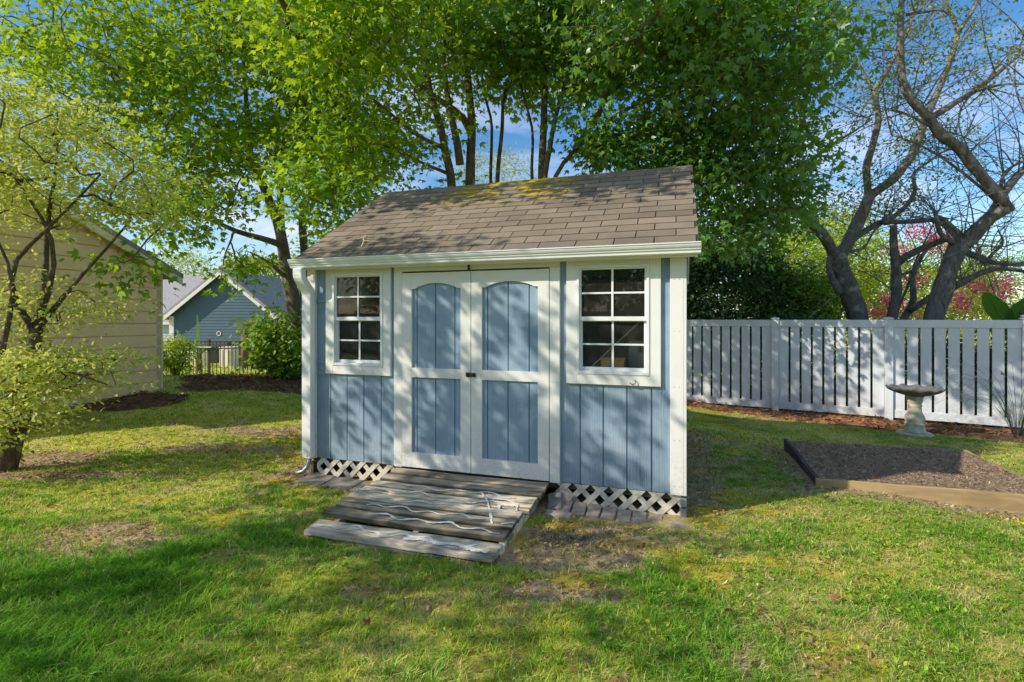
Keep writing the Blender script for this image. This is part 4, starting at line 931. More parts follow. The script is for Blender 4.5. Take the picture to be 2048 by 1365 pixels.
def bare(c, seed=5):                                                 # the stems stay mostly leafless where they fan out above the roof
    r = np.random.default_rng(seed).random(len(c)); inb = (c[:, 0] > -1.75)&(c[:, 0] < 1.5)&(c[:, 2] > 3.2)&(c[:, 2] < 6.3)
    return ~(inb&(r > .30))
def C(px, py, Y): return tuple(P(px, py, Y))
ms = dict(lm=M['maple'], bm=M['bark'])
# tree behind the shed, left stems
b = G(918, 10.0)
tree('maple_tree', 'tall multi stemmed maple rising behind the left half of the shed roof', 'tree', b,
     [(pl_(b, [10.0, 9.9], [(908, 420), (902, 365), (883, 254), (862, 197), (850, 100), (838, -60)]), .17, .03),
      (pl_(b, [10.1, 10.3], [(936, 420), (941, 361), (943, 246), (934, 143), (936, 40), (950, -90)]), .19, .035),
      (pl_(None, [10.0, 9.7], [(920, 330), (916, 287), (899, 221), (887, 120), (893, 10)]), .085, .02),
      (pl_(None, [10.2, 9.2], [(940, 262), (928, 230), (883, 205), (805, 139), (817, 20)]), .075, .018),
      (pl_(None, [10.0, 8.5], [(895, 300), (830, 270), (760, 210), (690, 150)]), .05, .015),
      (pl_(None, [10.0, 9.0], [(902, 350), (830, 320), (790, 300), (720, 272)]), .04, .012)],
     [((-2.2, 9.3, 6.5), (2.0, 2.0, 1.9), 260, .3), ((-2.9, 9.2, 4.6), (1.1, 1.1, .8), 60, .2), ((-2.2, 7.3, 5.9), (1.5, 1.2, 1.0), 110, .1), ((-.6, 9.8, 8.3), (2.0, 2.0, 1.6), 160, .3), ((-1.3, 10.4, 3.9), (1.0, .8, .7), 36, .2), ((-4.5, 5.0, 5.7), (.95, .45, .32), 40, .1), ((-2.5, 4.15, 5.75), (.9, .45, .33), 42, .1), ((-3.2, 8.4, 3.6), (.8, .7, .6), 40, .2)],
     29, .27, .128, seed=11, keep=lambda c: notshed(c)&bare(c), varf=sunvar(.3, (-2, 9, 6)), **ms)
b = G(996, 10.6)
tree('maple_tree', 'slender forked maple with the blue sky gap beside it above the shed ridge', 'tree', b,
     [(pl_(b, [10.6], [(993, 420), (994, 361), (1002, 283), (1006, 184), (1027, 160), (1060, 110), (1080, 20)]), .10, .02),
      (pl_(b, [10.7], [(984, 420), (981, 361), (985, 254), (965, 172), (961, 100), (955, 0)]), .07, .016)],
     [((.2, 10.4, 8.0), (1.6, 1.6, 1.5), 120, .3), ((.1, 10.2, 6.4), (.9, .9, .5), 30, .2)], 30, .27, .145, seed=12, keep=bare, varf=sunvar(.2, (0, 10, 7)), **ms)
b = G(1084, 9.8)
tree('maple_tree', 'spreading maple whose stems fan out behind the right half of the shed roof', 'tree', b,
     [(pl_(b, [9.8, 9.8], [(1084, 420), (1084, 361), (1088, 246), (1092, 143), (1100, 40), (1110, -60)]), .16, .03),
      (pl_(b, [9.7, 9.4], [(1090, 430), (1088, 352), (1108, 242), (1135, 150), (1170, 50)]), .12, .025),
      (pl_(b, [9.6, 8.8], [(1098, 430), (1108, 352), (1149, 299), (1230, 230), (1330, 190), (1420, 175)]), .085, .018),
      (pl_(b, [9.9], [(1072, 420), (1063, 361), (1067, 254), (1043, 184), (1038, 150)]), .08, .018),
      (pl_(None, [9.2, 8.9], [(1149, 299), (1200, 230), (1223, 160), (1240, 74), (1264, 0), (1290, -80)]), .065, .016),
      (pl_(None, [9.3, 9.2], [(1180, 290), (1290, 320), (1420, 330), (1520, 380)]), .05, .014),
      (pl_(None, [8.9, 8.8], [(1238, 95), (1330, 50), (1440, 10), (1560, -30)]), .06, .014)],
     [((1.4, 9.3, 7.2), (2.1, 2.0, 1.7), 135, .2), ((3.9, 9.0, 6.0), (1.9, 1.9, 2.2), 270, .25), ((4.1, 8.9, 3.9), (1.2, 1.0, 1.3), 130, .2), ((2.3, 9.2, 4.5), (1.3, .9, .75), 70, .2), ((1.9, 7.9, 5.8), (1.3, 1.0, .7), 34, .2), ((3.4, 9.3, 8.4), (2.2, 2.0, 1.4), 120, .3), ((1.7, 7.3, 6.0), (1.5, .9, .7), 38, .2), ((-.6, 5.5, 6.8), (1.0, .8, .9), 70, .2), ((3.4, 7.4, 5.6), (1.5, .9, 1.1), 90, .2), ((1.5, 5.9, 5.95), (1.2, .7, .6), 34, .2), ((1.3, 9.3, 6.1), (1.3, .9, .8), 70, .1), ((1.7, 9.0, 4.9), (.8, .6, .45), 30, .1), ((.4, 9.6, 6.9), (1.3, .9, .8), 60, .1)],
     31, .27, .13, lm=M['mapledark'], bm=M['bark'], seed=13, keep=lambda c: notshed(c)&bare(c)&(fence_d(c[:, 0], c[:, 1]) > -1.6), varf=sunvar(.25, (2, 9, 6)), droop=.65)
b = G(603, 12.0)
tree('maple_tree', 'large maple with mossy trunk standing left of the shed', 'tree', b,
     [(pl_(b, [12.0, 11.6], [(604, 690), (592, 620), (577, 560), (566, 492), (556, 443), (533, 390), (505, 320), (480, 230)]), .245, .05),
      (pl_(b, [12.2, 12.0], [(618, 690), (612, 600), (610, 500), (603, 440), (618, 380), (630, 280), (640, 150)]), .17, .03),
      (pl_(None, [11.9, 11.9], [(568, 500), (562, 451), (560, 369), (554, 287), (560, 180), (570, 60)]), .10, .022),
      (pl_(None, [11.8, 10.2], [(566, 492), (520, 476), (472, 464), (431, 443), (382, 423), (330, 400)]), .085, .02),
      (pl_(None, [10.2, 9.0, 7.2], [(382, 423), (340, 440), (300, 475), (262, 520)]), .032, .010), (pl_(None, [10.8, 9.0, 8.5], [(470, 464), (452, 500), (442, 560)]), .028, .008),
     (pl_(None, [11.6, 9.8], [(520, 350), (430, 250), (343, 189), (234, 131), (120, 90), (30, 60)]), .085, .018),
      (pl_(None, [11.6, 10.3], [(500, 300), (490, 140), (478, 80), (455, -40)]), .07, .018),
      (pl_(None, [12, 10.5], [(577, 560), (545, 530), (500, 505)]), .06, .015)],
     [((-5.6, 10.6, 6.4), (2.7, 2.1, 2.0), 380, .2), ((-7.8, 9.6, 6.8), (2.0, 1.8, 1.5), 135, .2), ((-3.6, 11.2, 5.4), (1.3, 1.1, 1.1), 85, .2), ((-5.9, 9.6, 4.3), (1.5, 1.0, .9), 80, .2), ((-6.0, 8.6, 3.35), (.9, .7, .55), 26, .1), ((-5.0, 10.8, 8.5), (2.6, 2.2, 1.4), 170, .3), ((-9.6, 9.8, 6.0), (1.6, 1.6, 1.6), 50, .3), ((-5.25, 7.1, 2.25), (.55, .35, .38), 15, .1), ((-4.9, 8.5, 2.1), (.40, .35, .45), 7, .1), ((-4.5, 9.4, 3.0), (.6, .5, .5), 14, .1), ((-5.2, 10.2, 2.6), (.7, .5, .55), 22, .1)],
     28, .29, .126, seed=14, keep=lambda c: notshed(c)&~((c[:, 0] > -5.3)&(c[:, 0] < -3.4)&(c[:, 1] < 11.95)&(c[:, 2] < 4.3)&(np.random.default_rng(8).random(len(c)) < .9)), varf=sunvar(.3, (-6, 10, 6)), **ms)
# variegated tree in the left foreground
b = (-5.38, 5.35, -.05)
def vt(t, o, rng):
    p = np.array(P(112, 722, 5.3))-o+rng.normal(size=(40, 3))*np.array([.09, .05, .04]); leaves('dead_leaf_clump', p, unit(rng.normal(size=(40, 3))), .06, M['deadleaf'], t, T_OVAL, .5, .5, rng.random(40), rng)
    q = np.concatenate([np.array(P(30, 690, 5.3))-o+rng.normal(size=(110, 3))*np.array([.2, .15, .28]), np.array(P(10, 900, 5.4))-o+rng.normal(size=(60, 3))*np.array([.12, .1, .14])]); l = leaves('green_foliage', q, unit(rng.normal(size=q.shape)), .075, M['bush'], t, T_OVAL, .3, .6, np.clip(rng.normal(.35, .2, len(q)), 0, 1), rng)
    l['label'] = 'plain dark green leaves among the variegated ones'
tree('variegated_tree', 'small leaning tree with cream and green variegated leaves at the left lawn edge', 'tree', b,
     [([b]+[C(*a) for a in ((22, 890, 5.35), (40, 840, 5.35), (58, 760, 5.32), (66, 700, 5.3), (72, 655, 5.3))], .10, .056),
      ([C(*a) for a in ((70, 668, 5.3), (62, 640, 5.28), (30, 620, 5.2), (14, 560, 5.15), (28, 515, 5.1), (62, 492, 5.0), (120, 430, 4.95), (200, 350, 4.9))], .036, .010),
      ([C(*a) for a in ((72, 662, 5.3), (78, 634, 5.3), (88, 600, 5.35), (94, 533, 5.4), (90, 451, 5.4), (109, 369, 5.45), (115, 290, 5.5))], .042, .010),
      ([C(*a) for a in ((76, 655, 5.3), (98, 632, 5.35), (130, 590, 5.5), (170, 540, 5.6), (215, 500, 5.7), (262, 440, 5.8))], .034, .010),
      ([C(*a) for a in ((78, 636, 5.3), (100, 590, 5.2), (113, 519, 5.1), (106, 482, 5.05), (60, 400, 5.0), (10, 330, 5.0))], .03, .009),
      ([C(*a) for a in ((0, 715, 5.0), (8, 690, 5.0), (18, 632, 5.0), (34, 585, 5.0), (16, 520, 5.0), (-30, 440, 5.0))], .03, .008),
      ([C(*a) for a in ((58, 760, 5.32), (110, 735, 5.2), (160, 750, 5.1), (215, 770, 5.0))], .025, .006),
      ([C(*a) for a in ((50, 800, 5.32), (20, 780, 5.0), (-20, 800, 4.7))], .022, .006)],
     [((-4.8, 5.4, 3.25), (1.05, 1.1, .75), 105, .35), ((-5.3, 5.3, 3.75), (.8, .9, .5), 45, .3), ((-5.7, 5.2, 2.9), (.8, 1.0, .8), 42, .3), ((-4.75, 5.15, 1.05), (.66, .75, .32), 62, .1), ((-5.25, 5.1, .72), (.55, .6, .4), 34, .1), ((-4.85, 5.4, 1.75), (.6, .6, .3), 20, .2), ((-5.5, 5.3, 1.75), (.5, .5, .4), 14, .2), ((-4.2, 5.5, 2.9), (.5, .5, .3), 18, .2)],
     58, .18, .055, M['varieg'], M['darkbark'], T_OVAL, seed=21, droop=.2, tipr=.0036, flat=.26, extra=vt, up=.1, leafflat=.9)
# shade trees standing left of the frame: they throw the dappled shade on the lawn and doors
def gap(c):  # crown left open along sun rays, shaped to light chosen lawn spots
    k = np.ones(len(c), bool); d = np.array([-SUN_T.x*math.cos(SUN_EL), -SUN_T.y*math.cos(SUN_EL), math.sin(SUN_EL)])
    for q, r in (((-3.0, 3.6, 0), .75), ((-1.0, 4.95, 0), .5), ((-2.0, 2.6, 0), .45), ((-3.9, 4.6, 0), .6)): k &= np.linalg.norm(np.cross(c-np.array(q), d), axis=1) > r
    return k
def shade(label, b, ells, n, seed, nl=46):
    top = ells[0][0]; b = (b[0], b[1], gzf(b[0], b[1])-.06)
    tree('shade_tree', label, 'tree', b, [([b, (b[0]+.1, b[1], 1.6), (top[0], top[1], top[2]-.3)], .16, .04), ([(b[0]+.1, b[1], 1.5), (top[0]+.7, top[1]+.5, top[2])], .09, .03), ([(b[0]+.1, b[1], 1.6), (top[0]-.4, top[1]-.8, top[2])], .09, .03)], ells, nl, .23, .125, M['maple'], M['bark'], seed=seed, keep=gap)
shade('shade tree left of the frame with crown over the lower lawn', (-8.2, 1.2), [((-7.4, 1.0, 4.0), (2.3, 2.1, 1.6), 84, .2), ((-6.6, 2.5, 5.0), (1.7, 1.15, 1.25), 46, .2)], 0, 31)
# unseen fence and trees added behind the camera to darken the pane reflections
t = thing('reflected_fence', 'unseen brown board fence added behind the viewpoint for the pane reflections', 'fence', (-20, -7, -.1)); m = MB()
for k in range(8): m.box(0, 24, -.012, .012, .05+k*.24, .27+k*.24)
m.build('boards', M['oldboard'], t)
for k in range(11): MB().box(k*2.4-.05, k*2.4+.05, .013, .11, -.1, 2.05).build('post', M['darkboard'], t)
for i, (x, lab) in enumerate(((-17, 'unseen dark tree added behind the board fence, nearest the tan building'), (-12, 'unseen dark tree added behind the board fence, left of its middle'), (-7.5, 'unseen dark tree added behind the board fence, at its middle'), (-3.5, 'unseen dark tree added behind the board fence, right of its middle'), (.5, 'unseen dark tree added behind the right end of the board fence'))):
    tree('reflected_tree', lab, 'tree', (x, -9.5, -.1), [([(x, -9.5, -.1), (x, -9.5, 1.8), (x+.2, -9.4, 4.0)], .14, .04)], [((x, -9.3, 3.6), (2.6, 1.6, 2.2), 130, .3)], 26, .42, .24, M['mapledark'], M['bark'], seed=120+i, group='unseen dark trees added behind the board fence')
# ---------------------------------------------------------------- old cherry trees behind the white fence
Zc = lambda zx, zy, Y: tuple(P(1350+zx*.4982, zy*.4982, Y))
def twigs(rng, limbs, n, l0, l1, up=.4, sub=3):
    out = []; tips = []
    segs = [resample([np.array(p) for p in l[0]], .2) for l in limbs if l[1] < .2]; rad = [l[2] for l in limbs]
    allp = np.concatenate([s[len(s)//4:] for s in segs])
    for i in range(n):
        a = allp[rng.integers(len(allp))]; d = unit(rng.normal(size=3)*np.array([1, .7, .8])+np.array([0, 0, up])); ln = rng.uniform(l0, l1); bend = rng.normal(size=3)*.35-np.array([0, 0, .25])
        p = [a+d*ln*q+bend*ln*q*q*.6 for q in np.linspace(0, 1, 8)]; out.append((p, .011*(ln/l1)+.004, .0025)); tips.append(p[-1])
        for k in range(sub):
            j = rng.integers(2, 7); d2 = unit(d+rng.normal(size=3)*.8); l2 = ln*rng.uniform(.2, .5); q2 = [p[j]+d2*l2*q+bend*l2*q*q*.5 for q in np.linspace(0, 1, 5)]; out.append((q2, .0045, .002)); tips.append(q2[-1])
    return out, np.array(tips)
def cherry(label, b, limbs, seed, nt, leafz, nl):
    rng = np.random.default_rng(seed); t = thing('cherry_tree', label, 'tree', b, 0, 'bare grey cherry trees behind the fence'); o = np.array(b); tw, tips = twigs(rng, limbs, nt, .5, 2.2, sub=4)
    mb = MB()
    for p, r0, r1 in limbs:
        q = resample([np.array(x) for x in p], .15, .008, rng); n = len(q); r = (r0+(r1-r0)*np.linspace(0, 1, n))*(1+.10*(vnoise(np.arange(n)*.6, np.full(n, seed), 2)-.5)*2)
        mb.tube(q-o, list(r), 10 if r0 > .05 else 7)
    mb.build('trunk', M['greybark'], t, smooth=True)
    mb = MB()
    for p, r0, r1 in tw: mb.tube([x-o for x in p], list(np.linspace(r0, r1, len(p))), 4, False)
    mb.build('twigs', M['greybark'], t)
    k = tips[(tips[:, 2] > leafz)]; 
    if len(k):
        k = k[rng.random(len(k)) < nl]; p, lo = clump(k, unit(rng.normal(size=k.shape)), 12, .16, .6, rng); leaves('crown', p-o, lo, .075, M['cherryleaf'], t, T_OVAL, .5, .7, None, rng)
Y1 = 11.6; b = tuple(P(1350+745*.4982, 1290*.4982, Y1)); b = (b[0]+.1, b[1], -.3)
Z = lambda pts, y0, y1: [Zc(x, y, y0+(y1-y0)*i/max(1, len(pts)-1)) for i, (x, y) in enumerate(pts)]
cherry('half dead grey cherry tree, leftmost of three behind the white fence', b,
    [([b]+Z([(735, 1270), (700, 1170), (668, 1090), (645, 1020)], Y1, Y1), .235, .19),
     (Z([(648, 1040), (620, 985), (600, 950), (540, 885), (450, 820)], Y1, 11.0), .13, .085),
     (Z([(452, 822), (425, 770), (400, 720)], 11.0, 10.8), .07, .03),
     (Z([(448, 815), (530, 670), (600, 600), (700, 540), (790, 480)], 11.0, 11.5), .06, .015),
     (Z([(655, 1035), (690, 985), (740, 885), (780, 790)], Y1, 11.8), .15, .11),
     (Z([(778, 800), (765, 680), (790, 600), (820, 480), (800, 360), (850, 290), (900, 200), (960, 60), (985, -40)], 11.8, 12.0), .085, .025),
     (Z([(798, 370), (750, 280), (690, 180), (660, 60)], 12, 12.2), .035, .012),
     (Z([(780, 790), (880, 720), (950, 630), (1000, 500), (1060, 360), (1110, 230), (1140, 130), (1090, 20), (1080, -40)], 11.8, 12.4), .105, .04),
     (Z([(1140, 130), (1200, 40), (1240, -40)], 12.3, 12.4), .045, .02),
     (Z([(670, 1000), (760, 930), (830, 890), (870, 880), (930, 830), (970, 760), (950, 710), (960, 690), (1060, 620), (1120, 590)], Y1, 12.6), .075, .018),
     (Z([(830, 892), (960, 890), (1060, 880), (1130, 950), (1150, 980)], 11.7, 11.0), .06, .05),
     (Z([(700, 1010), (760, 1000), (800, 920), (900, 820)], 11.7, 12.5), .03, .01),
     (Z([(620, 1030), (610, 1080), (640, 1140), (665, 1180)], 11.5, 11.45), .05, .10)], 51, 190, 4.0, .85)
Y2 = 11.2; b = Zc(870, 1290, Y2); b = (b[0], b[1], -.3)
cherry('short grey cherry stump with low forks, middle of three behind the white fence', b,
    [([b]+Z([(872, 1270), (890, 1180), (886, 1050), (876, 960), (877, 905)], Y2, Y2), .16, .07),
     (Z([(890, 1055), (960, 1010), (1050, 975), (1105, 955)], Y2, 10.8), .095, .06),
     (Z([(905, 1300), (930, 1260), (962, 1200), (950, 1110), (1000, 1010), (1050, 970)], Y2, 11.6), .085, .03),
     (Z([(940, 1250), (1030, 1190), (1090, 1150)], Y2, 10.9), .08, .07),
     (Z([(886, 1060), (900, 1130), (930, 1080), (960, 1100)], Y2, 11.5), .04, .02),
     (Z([(900, 1230), (935, 1150), (960, 1060), (1010, 960), (1090, 780)], 11.3, 12), .03, .01)], 52, 34, 90, 0)
Y3 = 10.4; b = Zc(1030, 1290, Y3); b = (b[0], b[1], -.3)
cherry('leaning grey cherry tree with twisting bare limbs, rightmost of three behind the fence', b,
    [([b]+Z([(1040, 1265), (1072, 1180), (1100, 1075), (1138, 990)], Y3, Y3), .21, .165),
     (Z([(1130, 1005), (1200, 940), (1262, 868), (1345, 825)], Y3, 10.0), .155, .115),
     (Z([(1335, 835), (1300, 790), (1265, 750), (1190, 660), (1140, 590), (1060, 540), (1020, 470), (950, 410), (910, 320), (900, 200), (905, 60), (915, -40)], 10.0, 9.6), .105, .05),
     (Z([(1028, 475), (1100, 430), (1200, 370), (1290, 300), (1370, 230), (1430, 190)], 9.8, 9.6), .065, .025),
     (Z([(1200, 370), (1300, 340), (1430, 340)], 9.7, 9.5), .03, .012),
     (Z([(1262, 870), (1330, 760), (1401, 680), (1480, 600)], 10.1, 10.4), .085, .05),
     (Z([(1310, 770), (1310, 700), (1360, 660), (1440, 640)], 10.2, 10.2), .035, .015),
     (Z([(1310, 830), (1250, 770), (1150, 690), (1050, 620), (960, 570), (870, 545)], 10, 10.4), .035, .012),
     (Z([(1050, 520), (960, 470), (870, 440)], 9.8, 9.7), .035, .012),
     (Z([(1130, 985), (1060, 940), (1045, 850)], Y3, 10.1), .06, .035),
     (Z([(1150, 1005), (1165, 960), (1080, 880), (1060, 870)], Y3, 10.2), .06, .03),
     (Z([(1160, 1010), (1250, 1050), (1330, 1065), (1430, 1060)], Y3, 10.0), .07, .035),
     (Z([(1105, 1160), (1200, 1110), (1280, 1075), (1360, 1080), (1440, 1100)], Y3, 9.9), .075, .03),
     (Z([(1240, 1060), (1270, 1010), (1330, 990), (1300, 930)], 10.2, 10.0), .035, .015),
     (Z([(1200, 370), (1140, 440), (1140, 520), (1180, 600)], 9.7, 9.9), .02, .008),
     (Z([(930, 60), (1000, 50), (1080, 40), (1100, 60)], 9.7, 9.9), .03, .012)], 53, 230, 6.0, .35)
# ---------------------------------------------------------------- background planting
def bush(name, label, cat, px, py, Y, r, n, nl, size, lm, seed, tm=T_OVAL, spread=.16, group=None, z=None, shell=.3, extra_ells=(), bm=None, extra=None):
    c = P(px, py, Y); g = gzf(c.x, Y); b = (c.x, Y, g-.05); h = c.z-g
    limbs = [([b, (c.x+dx*r[0]*.4, Y+dy*r[1]*.4, g+h*.6), (c.x+dx*r[0]*.6, Y+dy*r[1]*.6, g+h)], .03+.012*r[0], .012) for dx, dy in ((-.5, .1), (.4, -.3), (0, .5), (.9, .2), (-.9, -.2))]
    return tree(name, label, cat, b, limbs, [(tuple(c), r, n, shell)]+list(extra_ells), nl, spread, size, lm, bm or M['bark'], tm, group, seed, trunk='stem', crown='foliage', keep=lambda q: q[:, 2] > gz(q[:, 0], q[:, 1])+.03, extra=extra)
bush('broadleaf_shrub', 'bright green broad leaved shrub at the foot of the large maple', 'shrub', 548, 692, 11.2, (.50, .6, .78), 105, 22, .12, M['bush'], 61, spread=.13, extra_ells=[((P(590, 730, 11)).to_tuple(), (.45, .45, .4), 40, .2)])
bush('yellow_green_shrub', 'small yellow green shrub at the corner of the tan building', 'shrub', 352, 712, 11.6, (.40, .42, .50), 90, 28, .06, M['yellowbush'], 62, spread=.10)
bush('dark_thicket', 'dark ivy covered thicket behind the fence just right of the shed', 'thicket', 1450, 610, 13.0, (1.9, 1.2, 1.75), 560, 44, .12, M['thicket'], 63, spread=.26, shell=.5)
bush('dark_thicket', 'dark green shrub mass behind the fence between thicket and leftmost cherry trunk', 'thicket', 1590, 635, 12.6, (1.0, .9, 1.2), 170, 42, .085, M['bush'], 64, spread=.2, shell=.6)
bush('sunlit_shrub', 'tall sunlit yellow green shrub behind the leftmost cherry trunk', 'shrub', 1640, 545, 15.5, (1.9, 1.2, 1.5), 260, 34, .10, M['yellowbush'], 65, spread=.25, shell=.5)
def blossoms(seed, n):
    def f(t, o, rng):
        pts = np.concatenate([ell(tuple(P(px, py, 14.55)), (.42, .25, .26), n, rng, .1) for px, py in ((1832, 470), (1865, 492), (1800, 505), (1885, 470), (1775, 600), (1812, 618), (1750, 625), (1900, 590), (1945, 572), (1985, 590), (1835, 560), (1925, 612), (2010, 566))])
        p, lo = clump(pts, unit(rng.normal(size=pts.shape)+np.array([0, -.6, .4])), 24, .10, .8, rng); leaves('blossom', p-o, lo, .085, M['pink'], t, T_OVAL, .2, .5, None, rng)
    return f
bush('crepe_myrtle', 'crepe myrtle in pink blossom behind the rightmost cherry trunks', 'flowering tree', 1850, 570, 16.0, (2.6, 1.3, 1.8), 330, 34, .085, M['yellowbush'], 66, spread=.24, shell=.5, extra=blossoms(1, 8))
for i, (nm, lab, px, py, Y, r, n, lm, sz) in enumerate((
    ('background_tree', 'distant sunlit tree showing between the maple and leftmost cherry', 1650, 500, 24, (2.6, 2, 2.4), 200, 'farleaf', .17),
    ('background_tree', 'distant green trees low on the horizon at the right edge', 2040, 575, 26, (3.6, 2, 2.0), 240, 'bush', .18),
    ('background_tree', 'distant dark tree behind the thicket right of the shed', 1500, 520, 20, (3.0, 2, 2.6), 220, 'thicket', .16),
    ('background_tree', 'distant round tree seen through the stems above the shed ridge', 985, 400, 30, (2.8, 2, 3.2), 180, 'farleaf', .2),
    ('background_tree', 'distant yellow green trees right of the blue gable', 545, 575, 46, (5.2, 3, 2.9), 260, 'farleaf', .32),
    ('background_tree', 'distant tree top peeking over the grey roof of the blue house', 368, 545, 40, (2.2, 2, 1.6), 90, 'farleaf', .28),
    ('background_tree', 'far tree mass behind the shed and the slender maple', 800, 560, 34, (6.5, 3, 4.2), 330, 'bush', .26),
    ('background_tree', 'far tree mass behind the right half of the shed', 1200, 560, 36, (6.0, 3, 3.0), 260, 'bush', .26),
    ('background_tree', 'far tree mass beyond the crepe myrtle', 1800, 590, 34, (6.5, 3, 2.4), 260, 'farleaf', .26))):
    bush(nm, lab, 'tree', px, py, Y, r, n, 30, sz, M[lm], 70+i, T_NARROW if i % 2 else T_OVAL, spread=.10*Y**.5*.9, shell=.5)
for i, (px, Y, lab) in enumerate(((1420, 11.6, 'low dark hedge plant behind the left fence panel'), (1560, 10.9, 'low dark hedge plant behind the leftmost fence post'), (1690, 10.3, 'low dark hedge plant behind the middle of the centre fence panel'), (1830, 9.6, 'low dark hedge plant behind the bird bath fence panel'), (1990, 9.0, 'low dark hedge plant behind the right end of the fence'))):
    bush('hedge_plant', lab, 'hedge plant', px, 745, Y, (.85, .35, .75), 90, 34, .085, M['thicket'], 90+i, spread=.17, shell=.2, group='low hedge plants behind the white fence')
# banana plants
def paddle(mb, b, d, ln, w, rise, droop, var):
    b = Vector(b); d = Vector(d).normalized(); sd = d.cross(Vector((0, 0, 1))).normalized(); n = 14; rows = []
    for i in range(n+1):
        q = i/n; c = b+d*ln*q*(1-.15*q)+Vector((0, 0, rise*q-droop*q*q)); ww = w*math.sin(math.pi*min(1, q*.93+.05))**.6*(1-.25*q); rows.append([c-sd*ww+Vector((0, 0, .16*ww+.012*math.sin(i*2.3))), c-sd*ww*.5+Vector((0, 0, .05*ww)), c-Vector((0, 0, .05*ww)), c+sd*ww*.5+Vector((0, 0, .05*ww)), c+sd*ww+Vector((0, 0, .16*ww+.012*math.sin(i*1.9)))])
    mb.tube([r[2]+Vector((0, 0, .004)) for r in rows], [.016*(1-.8*i/n) for i in range(n+1)], 5, False, 1.0)
    mb.add([v for r in rows for v in r], [(i*5+j, i*5+j+1, i*5+6+j, i*5+5+j) for i in range(n) for j in range(4)], var)
def banana(label, b, specs):
    t = thing('banana_plant', label, 'banana plant', b); z0 = specs[0][0][2]
    MB().tube([(0, 0, -.1), (0, 0, z0*.5), (.02, 0, z0+.15)], [.11, .09, .06], 10).build('stem', M['palmfibre'], t, smooth=True)
    for (bs, d, ln, w, ri, dr, v) in specs: m = MB(); paddle(m, bs, d, ln, w, ri, dr, v); m.build('leaf', M['banana'], t, smooth=True)
x, y = 9.35, 9.45; banana('banana plant with broad green leaves rising behind the right fence', (x, y, gzf(x, y)),
    [((-.02, 0, 1.55), (-.75, -.3, .3), 1.0, .22, .55, .12, .45), ((.0, 0, 1.5), (-.25, -.5, .3), .75, .2, .48, .12, .3), ((.05, 0, 1.5), (.9, -.3, .2), 1.2, .3, .75, .2, .5), ((0, .05, 1.5), (-.9, -.1, .0), .95, .2, .22, .1, .75), ((.05, 0, 1.5), (.5, -.7, .2), .8, .2, .35, .25, .9), ((-.1, -.1, 1.45), (-.6, -.6, 0), .9, .16, .15, .2, .2)])
x, y = (398-CX)/F*16, 16; banana('banana plant with upright dark leaves before the blue house wall', (x, y, gzf(x, y)),
    [((0, 0, .7), (-.2, -.2, .9), .2, .17, 1.0, .0, .05), ((.0, -.05, .6), (-.9, -.2, .3), .55, .12, .35, .3, .75), ((.05, 0, .6), (.8, -.3, .3), .55, .12, .4, .25, .3)])
# windmill palm
def palm():
    Y = 18.5; x = (490-CX)/F*Y; g = gzf(x, Y); t = thing('windmill_palm', 'small fan palm with fibrous trunk in the yard of the blue house', 'palm', (x, Y, g)); h = CH+(HY-668)/F*Y-g
    mb = MB(); mb.tube([(0, 0, -.1), (0, 0, h*.5), (.02, 0, h)], [.10, .13, .14], 10); mb.build('trunk', M['palmfibre'], t, smooth=True); rng = random.Random(3)
    for i in range(15):
        a = rng.uniform(0, 6.28); el = rng.uniform(-.25, 1.1); d = Vector((math.cos(a)*math.cos(el), math.sin(a)*math.cos(el), math.sin(el))); s = d.cross(Vector((0, 0, 1))).normalized(); u = s.cross(d); b = Vector((0, 0, h)); e = b+d*.42
        m = MB(); m.tube([b, e], .009, 4)
        for k in range(15):
            f = -1.25+2.5*k/14; q = (d*math.cos(f)+s*math.sin(f)).normalized(); w = q.cross(u).normalized()*.018; tip = e+q*.44+Vector((0, 0, -.10)); mid = e+q*.25; m.add([e, mid-w, tip, mid+w], [(0, 1, 2, 3)], rng.random())
        m.build('frond', M['palm'], t)
palm()
# ================================================================== SKY, SUN, CAMERA
wd = bpy.data.worlds.new('World'); scene.world = wd; wd.use_nodes = True; nt = wd.node_tree; nt.nodes.clear()
wo = N(nt, 'ShaderNodeOutputWorld'); bg = N(nt, 'ShaderNodeBackground'); sky = N(nt, 'ShaderNodeTexSky'); sky.sky_type = 'NISHITA'; sky.sun_disc = False
sky.sun_elevation = SUN_EL; sky.sun_rotation = math.radians(248.8); sky.altitude = 200; sky.air_density = 1.0; sky.dust_density = .6; sky.ozone_density = 1.6
tc = N(nt, 'ShaderNodeTexCoord'); sx = N(nt, 'ShaderNodeSeparateXYZ'); L(nt, tc.outputs['Generated'], sx.inputs[0])
ad = N(nt, 'ShaderNodeMath', operation='ADD'); L(nt, sx.outputs[2], ad.inputs[0]); ad.inputs[1].default_value = .12
cb = N(nt, 'ShaderNodeCombineXYZ')
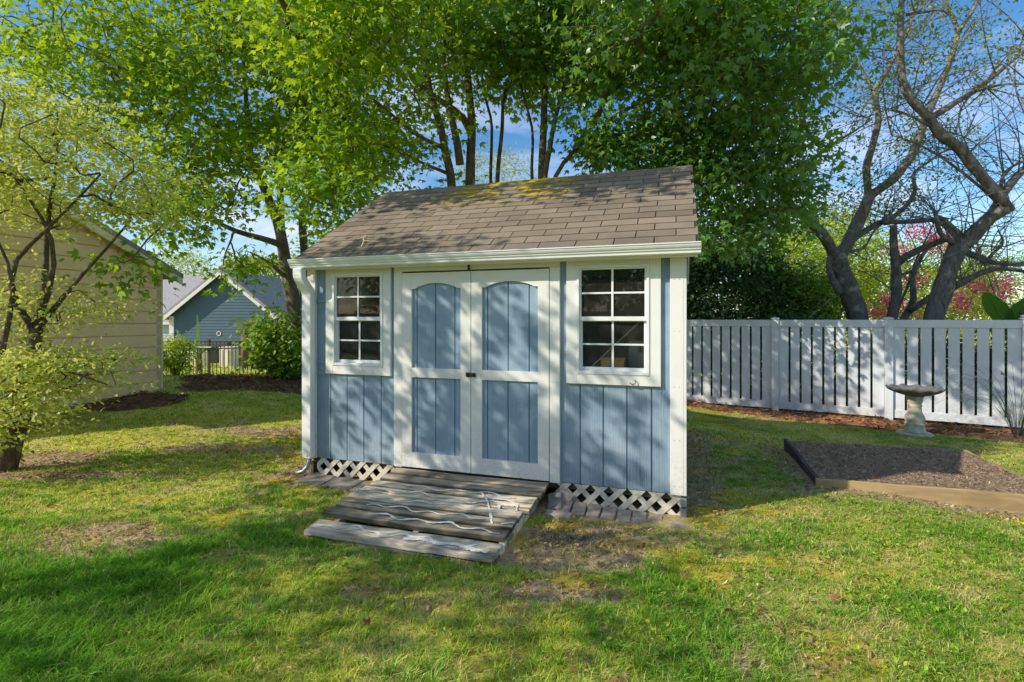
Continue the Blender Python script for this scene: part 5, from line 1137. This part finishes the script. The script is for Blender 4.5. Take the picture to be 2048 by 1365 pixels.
for i in (0, 1):
    dv = N(nt, 'ShaderNodeMath', operation='DIVIDE'); L(nt, sx.outputs[i], dv.inputs[0]); L(nt, ad.outputs[0], dv.inputs[1]); L(nt, dv.outputs[0], cb.inputs[i])
cl = noise(nt, cb.outputs[0], 1.1, 8, .6, .4); cf = ramp(nt, cl, [(.46, 0.), (.68, .8)])
hs = N(nt, 'ShaderNodeHueSaturation'); hs.inputs['Saturation'].default_value = 1.32; hs.inputs['Value'].default_value = 1.22; L(nt, sky.outputs[0], hs.inputs['Color'])
L(nt, mixc(nt, cf, hs.outputs[0], (6.5, 6.9, 7.6)), bg.inputs[0]); bg.inputs[1].default_value = .15; L(nt, bg.outputs[0], wo.inputs[0])
sl_ = bpy.data.lights.new('sun', 'SUN'); sl_.energy = 5.0; sl_.angle = math.radians(.45); sl_.color = (1.0, .925, .80)
so = bpy.data.objects.new('sun', sl_); COL.objects.link(so); so.location = (-20, -10, 20)
dirn = Vector((SUN_T.x*math.cos(SUN_EL), SUN_T.y*math.cos(SUN_EL), -math.sin(SUN_EL))); so.rotation_euler = dirn.to_track_quat('-Z', 'Y').to_euler()
cam = bpy.data.cameras.new('camera'); co = bpy.data.objects.new('camera', cam); COL.objects.link(co); scene.camera = co
co.location = (0, 0, CH); co.rotation_euler = (math.pi/2, 0, 0); cam.sensor_width = 36; cam.lens = F/2048*36; cam.shift_y = -(682.5-HY)/2048; cam.clip_end = 4000; cam.clip_start = .05
scene.view_settings.view_transform = 'Standard'; scene.view_settings.look = 'None'; scene.view_settings.exposure = 0; scene.view_settings.gamma = 1
cy = scene.cycles; cy.max_bounces = 7; cy.diffuse_bounces = 4; cy.transmission_bounces = 5; cy.transparent_max_bounces = 8; cy.glossy_bounces = 3; cy.caustics_reflective = False; cy.caustics_refractive = False; cy.sample_clamp_indirect = 6
cy.use_adaptive_sampling = False; cy.use_denoising = True; cy.denoiser = 'OPENIMAGEDENOISE'; cy.denoising_input_passes = 'RGB_ALBEDO_NORMAL'; cy.denoising_prefilter = 'NONE'
